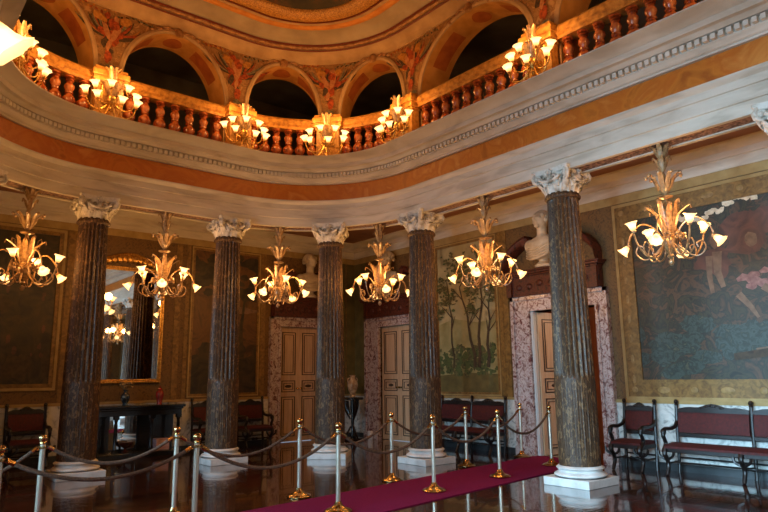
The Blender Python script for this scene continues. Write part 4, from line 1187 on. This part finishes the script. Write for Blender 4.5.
# ---------------------------------------------------------------- carpet, stanchions, ropes
b = MB()
def cp(x, off): return (x, 6.36 + .135 * (x - 6.0) + off)
rows = []
for i in range(41):
    x = -1.2 + (9.62 + 1.2) * i / 40
    a, d = cp(x, -.60), cp(x, .60)
    rows.append([(a[0], a[1], .001), (d[0], d[1], .001), (d[0], d[1], .012), (a[0], a[1], .012)])
b.grid(rows, True, True)
tag(b.build('carpet_runner', 'carpet', smooth=False), 'long crimson carpet runner leading to the open door', 'carpet')

HT = .925
def make_stanchion(label):
    t = thing('stanchion', label, 'stanchion', group='brass rope stanchions along the carpet')
    b = MB(); b.lathe([(.145, 0), (.15, .008), (.15, .016), (.135, .022), (.13, .030), (.10, .038), (.07, .052), (.062, .06), (.055, .064), (.045, .078), (.036, .098), (.03, .11)], 28); b.build('base', 'brass', t, angle=60)
    b = MB(); b.lathe([(.025, .10), (.0245, HT - .075)], 18); b.build('pole', 'pole', t)
    b = MB(); b.lathe([(.027, HT - .085), (.031, HT - .075), (.026, HT - .065), (.022, HT - .06), (.034, HT - .048), (.041, HT - .030), (.036, HT - .010), (.018, HT)], 18)
    b.build('finial', 'brass', t, angle=60)
    b = MB(); b.lathe([(.026, HT - .125), (.033, HT - .12), (.033, HT - .105), (.026, HT - .10)], 16)
    for sg in (-1, 1): b.tube([(sg * .046 + .016 * math.cos(q * PI / 5), 0, HT - .115 + .016 * math.sin(q * PI / 5)) for q in range(11)], .004, 5)
    b.build('hook_ring', 'brass', t)
    return t
TR = [(1.46, 6.83, 'silvery rope post in the left foreground, in front of the leftmost column'), (2.76, 6.86, 'rope post before the pink box, left of a second post close to it'), (4.37, 6.98, 'rope post standing before the left closed door'), (5.97, 7.12, 'rope post standing before the right closed door'),
      (7.71, 7.34, 'rope post before the middle of the bench under the landscape mural'), (9.22, 7.45, 'rope post nearest the open door')]
SR = [(.96, 5.87, 'rope post cut by the left edge, only its gold ball showing'), (2.5, 5.74, 'nearer of two neighbouring posts before the console, brass lit'), (4.18, 5.89, 'rope post in the bottom foreground before the corner column'), (5.78, 6.08, 'rope post before the column with the landscape mural'), (7.24, 6.26, 'rope post on the carpet just left of the right column'), (8.72, 6.46, 'rope post hidden behind the right foreground column')]
st0 = make_stanchion('x'); f_ = True
for row in (TR, SR):
    for x, y, lab in row:
        o = st0 if f_ else copy_tree(st0); f_ = False
        zc = .012 if abs(y - cp(x, 0)[1]) < .75 else 0
        o.location = (x, y, zc); o.rotation_euler = (0, 0, math.radians(7)); o['label'] = lab
RL = {0: ['rope from the left foreground post to the next post, back row', 'rope hanging between the post at the pink box and the post at the left door', 'rope hanging in front of the corner column, back row', 'rope hanging before the column with the landscape mural, back row', 'rope hanging before the red bench, back row'],
      1: ['rope from the left edge crossing in front of the leftmost column, front row', 'long rope sagging past the reddish column base, front row', 'rope between the bottom foreground post and the next one right', 'rope between the two front posts on the carpet', 'dark rope passing behind the right foreground column']}
def rope(p, q, sag, lab, r=.017):
    b = MB(); d = (Vector(q) - Vector(p)).normalized()
    p = Vector(p) + d * .05; q = Vector(q) - d * .05
    pts = []
    for i in range(25):
        u = i / 24; v = p.lerp(q, u); v.z -= sag * 4 * u * (1 - u); pts.append(tuple(v))
    b.mi = 0; b.tube(pts, r, 8)
    o = b.build('rope', 'rope')
    for end, (i0, i1) in (('a', (0, 2)), ('b', (24, 22))):
        e = MB(); e.tube([pts[i0], tuple(Vector(pts[i0]).lerp(Vector(pts[i1]), .45))], .0195, 8); e.build('rope_end', 'brass', o)
    tag(o, lab, 'rope', 'barrier ropes between the posts')
for r_, row in enumerate((TR, SR)):
    for i in range(len(row) - 1):
        rope((row[i][0], row[i][1], .815), (row[i + 1][0], row[i + 1][1], .815), .26 if i else .20, RL[r_][i])
rope((.2, 6.7, .815), (TR[0][0], TR[0][1], .815), .25, 'rope running off the left edge from the silvery left foreground post')

# ---------------------------------------------------------------- daylight through the windows
for (a, b) in WIN:
    l = bpy.data.lights.new('window_daylight', 'AREA'); l.shape = 'RECTANGLE'; l.size = 2.4; l.size_y = b - a - .1
    l.energy = 235 if b < 7 else 115; l.color = (.44, .75, 1.0); l.spread = math.radians(84)
    o = bpy.data.objects.new('window_daylight', l); C.objects.link(o)
    o.location = (XL - .38, (a + b) / 2, 2.3); o.rotation_euler = (0, -PI / 2 + math.radians(17), 0)
w = bpy.data.worlds.new('sky'); sc.world = w; w.use_nodes = True
w.node_tree.nodes['Background'].inputs['Color'].default_value = (.6, .78, 1, 1)
w.node_tree.nodes['Background'].inputs['Strength'].default_value = .5

# ---------------------------------------------------------------- camera
F, TH, YAW, RO = 637.644, math.radians(10.683), math.radians(39.512), math.radians(-.6854)
f = Vector((math.sin(YAW) * math.cos(TH), math.cos(YAW) * math.cos(TH), math.sin(TH)))
r = Vector((math.cos(YAW), -math.sin(YAW), 0)); u = r.cross(f)
r, u = r * math.cos(RO) + u * math.sin(RO), u * math.cos(RO) - r * math.sin(RO)
cd = bpy.data.cameras.new('camera'); cam = bpy.data.objects.new('camera', cd); C.objects.link(cam)
cd.sensor_width = 36; cd.lens = 36 * F / 768; cd.clip_start = .02; cd.clip_end = 100
mt = Matrix((r, u, -f)).transposed().to_4x4(); mt.translation = (0, 0, 1.43)
cam.matrix_world = mt
sc.camera = cam
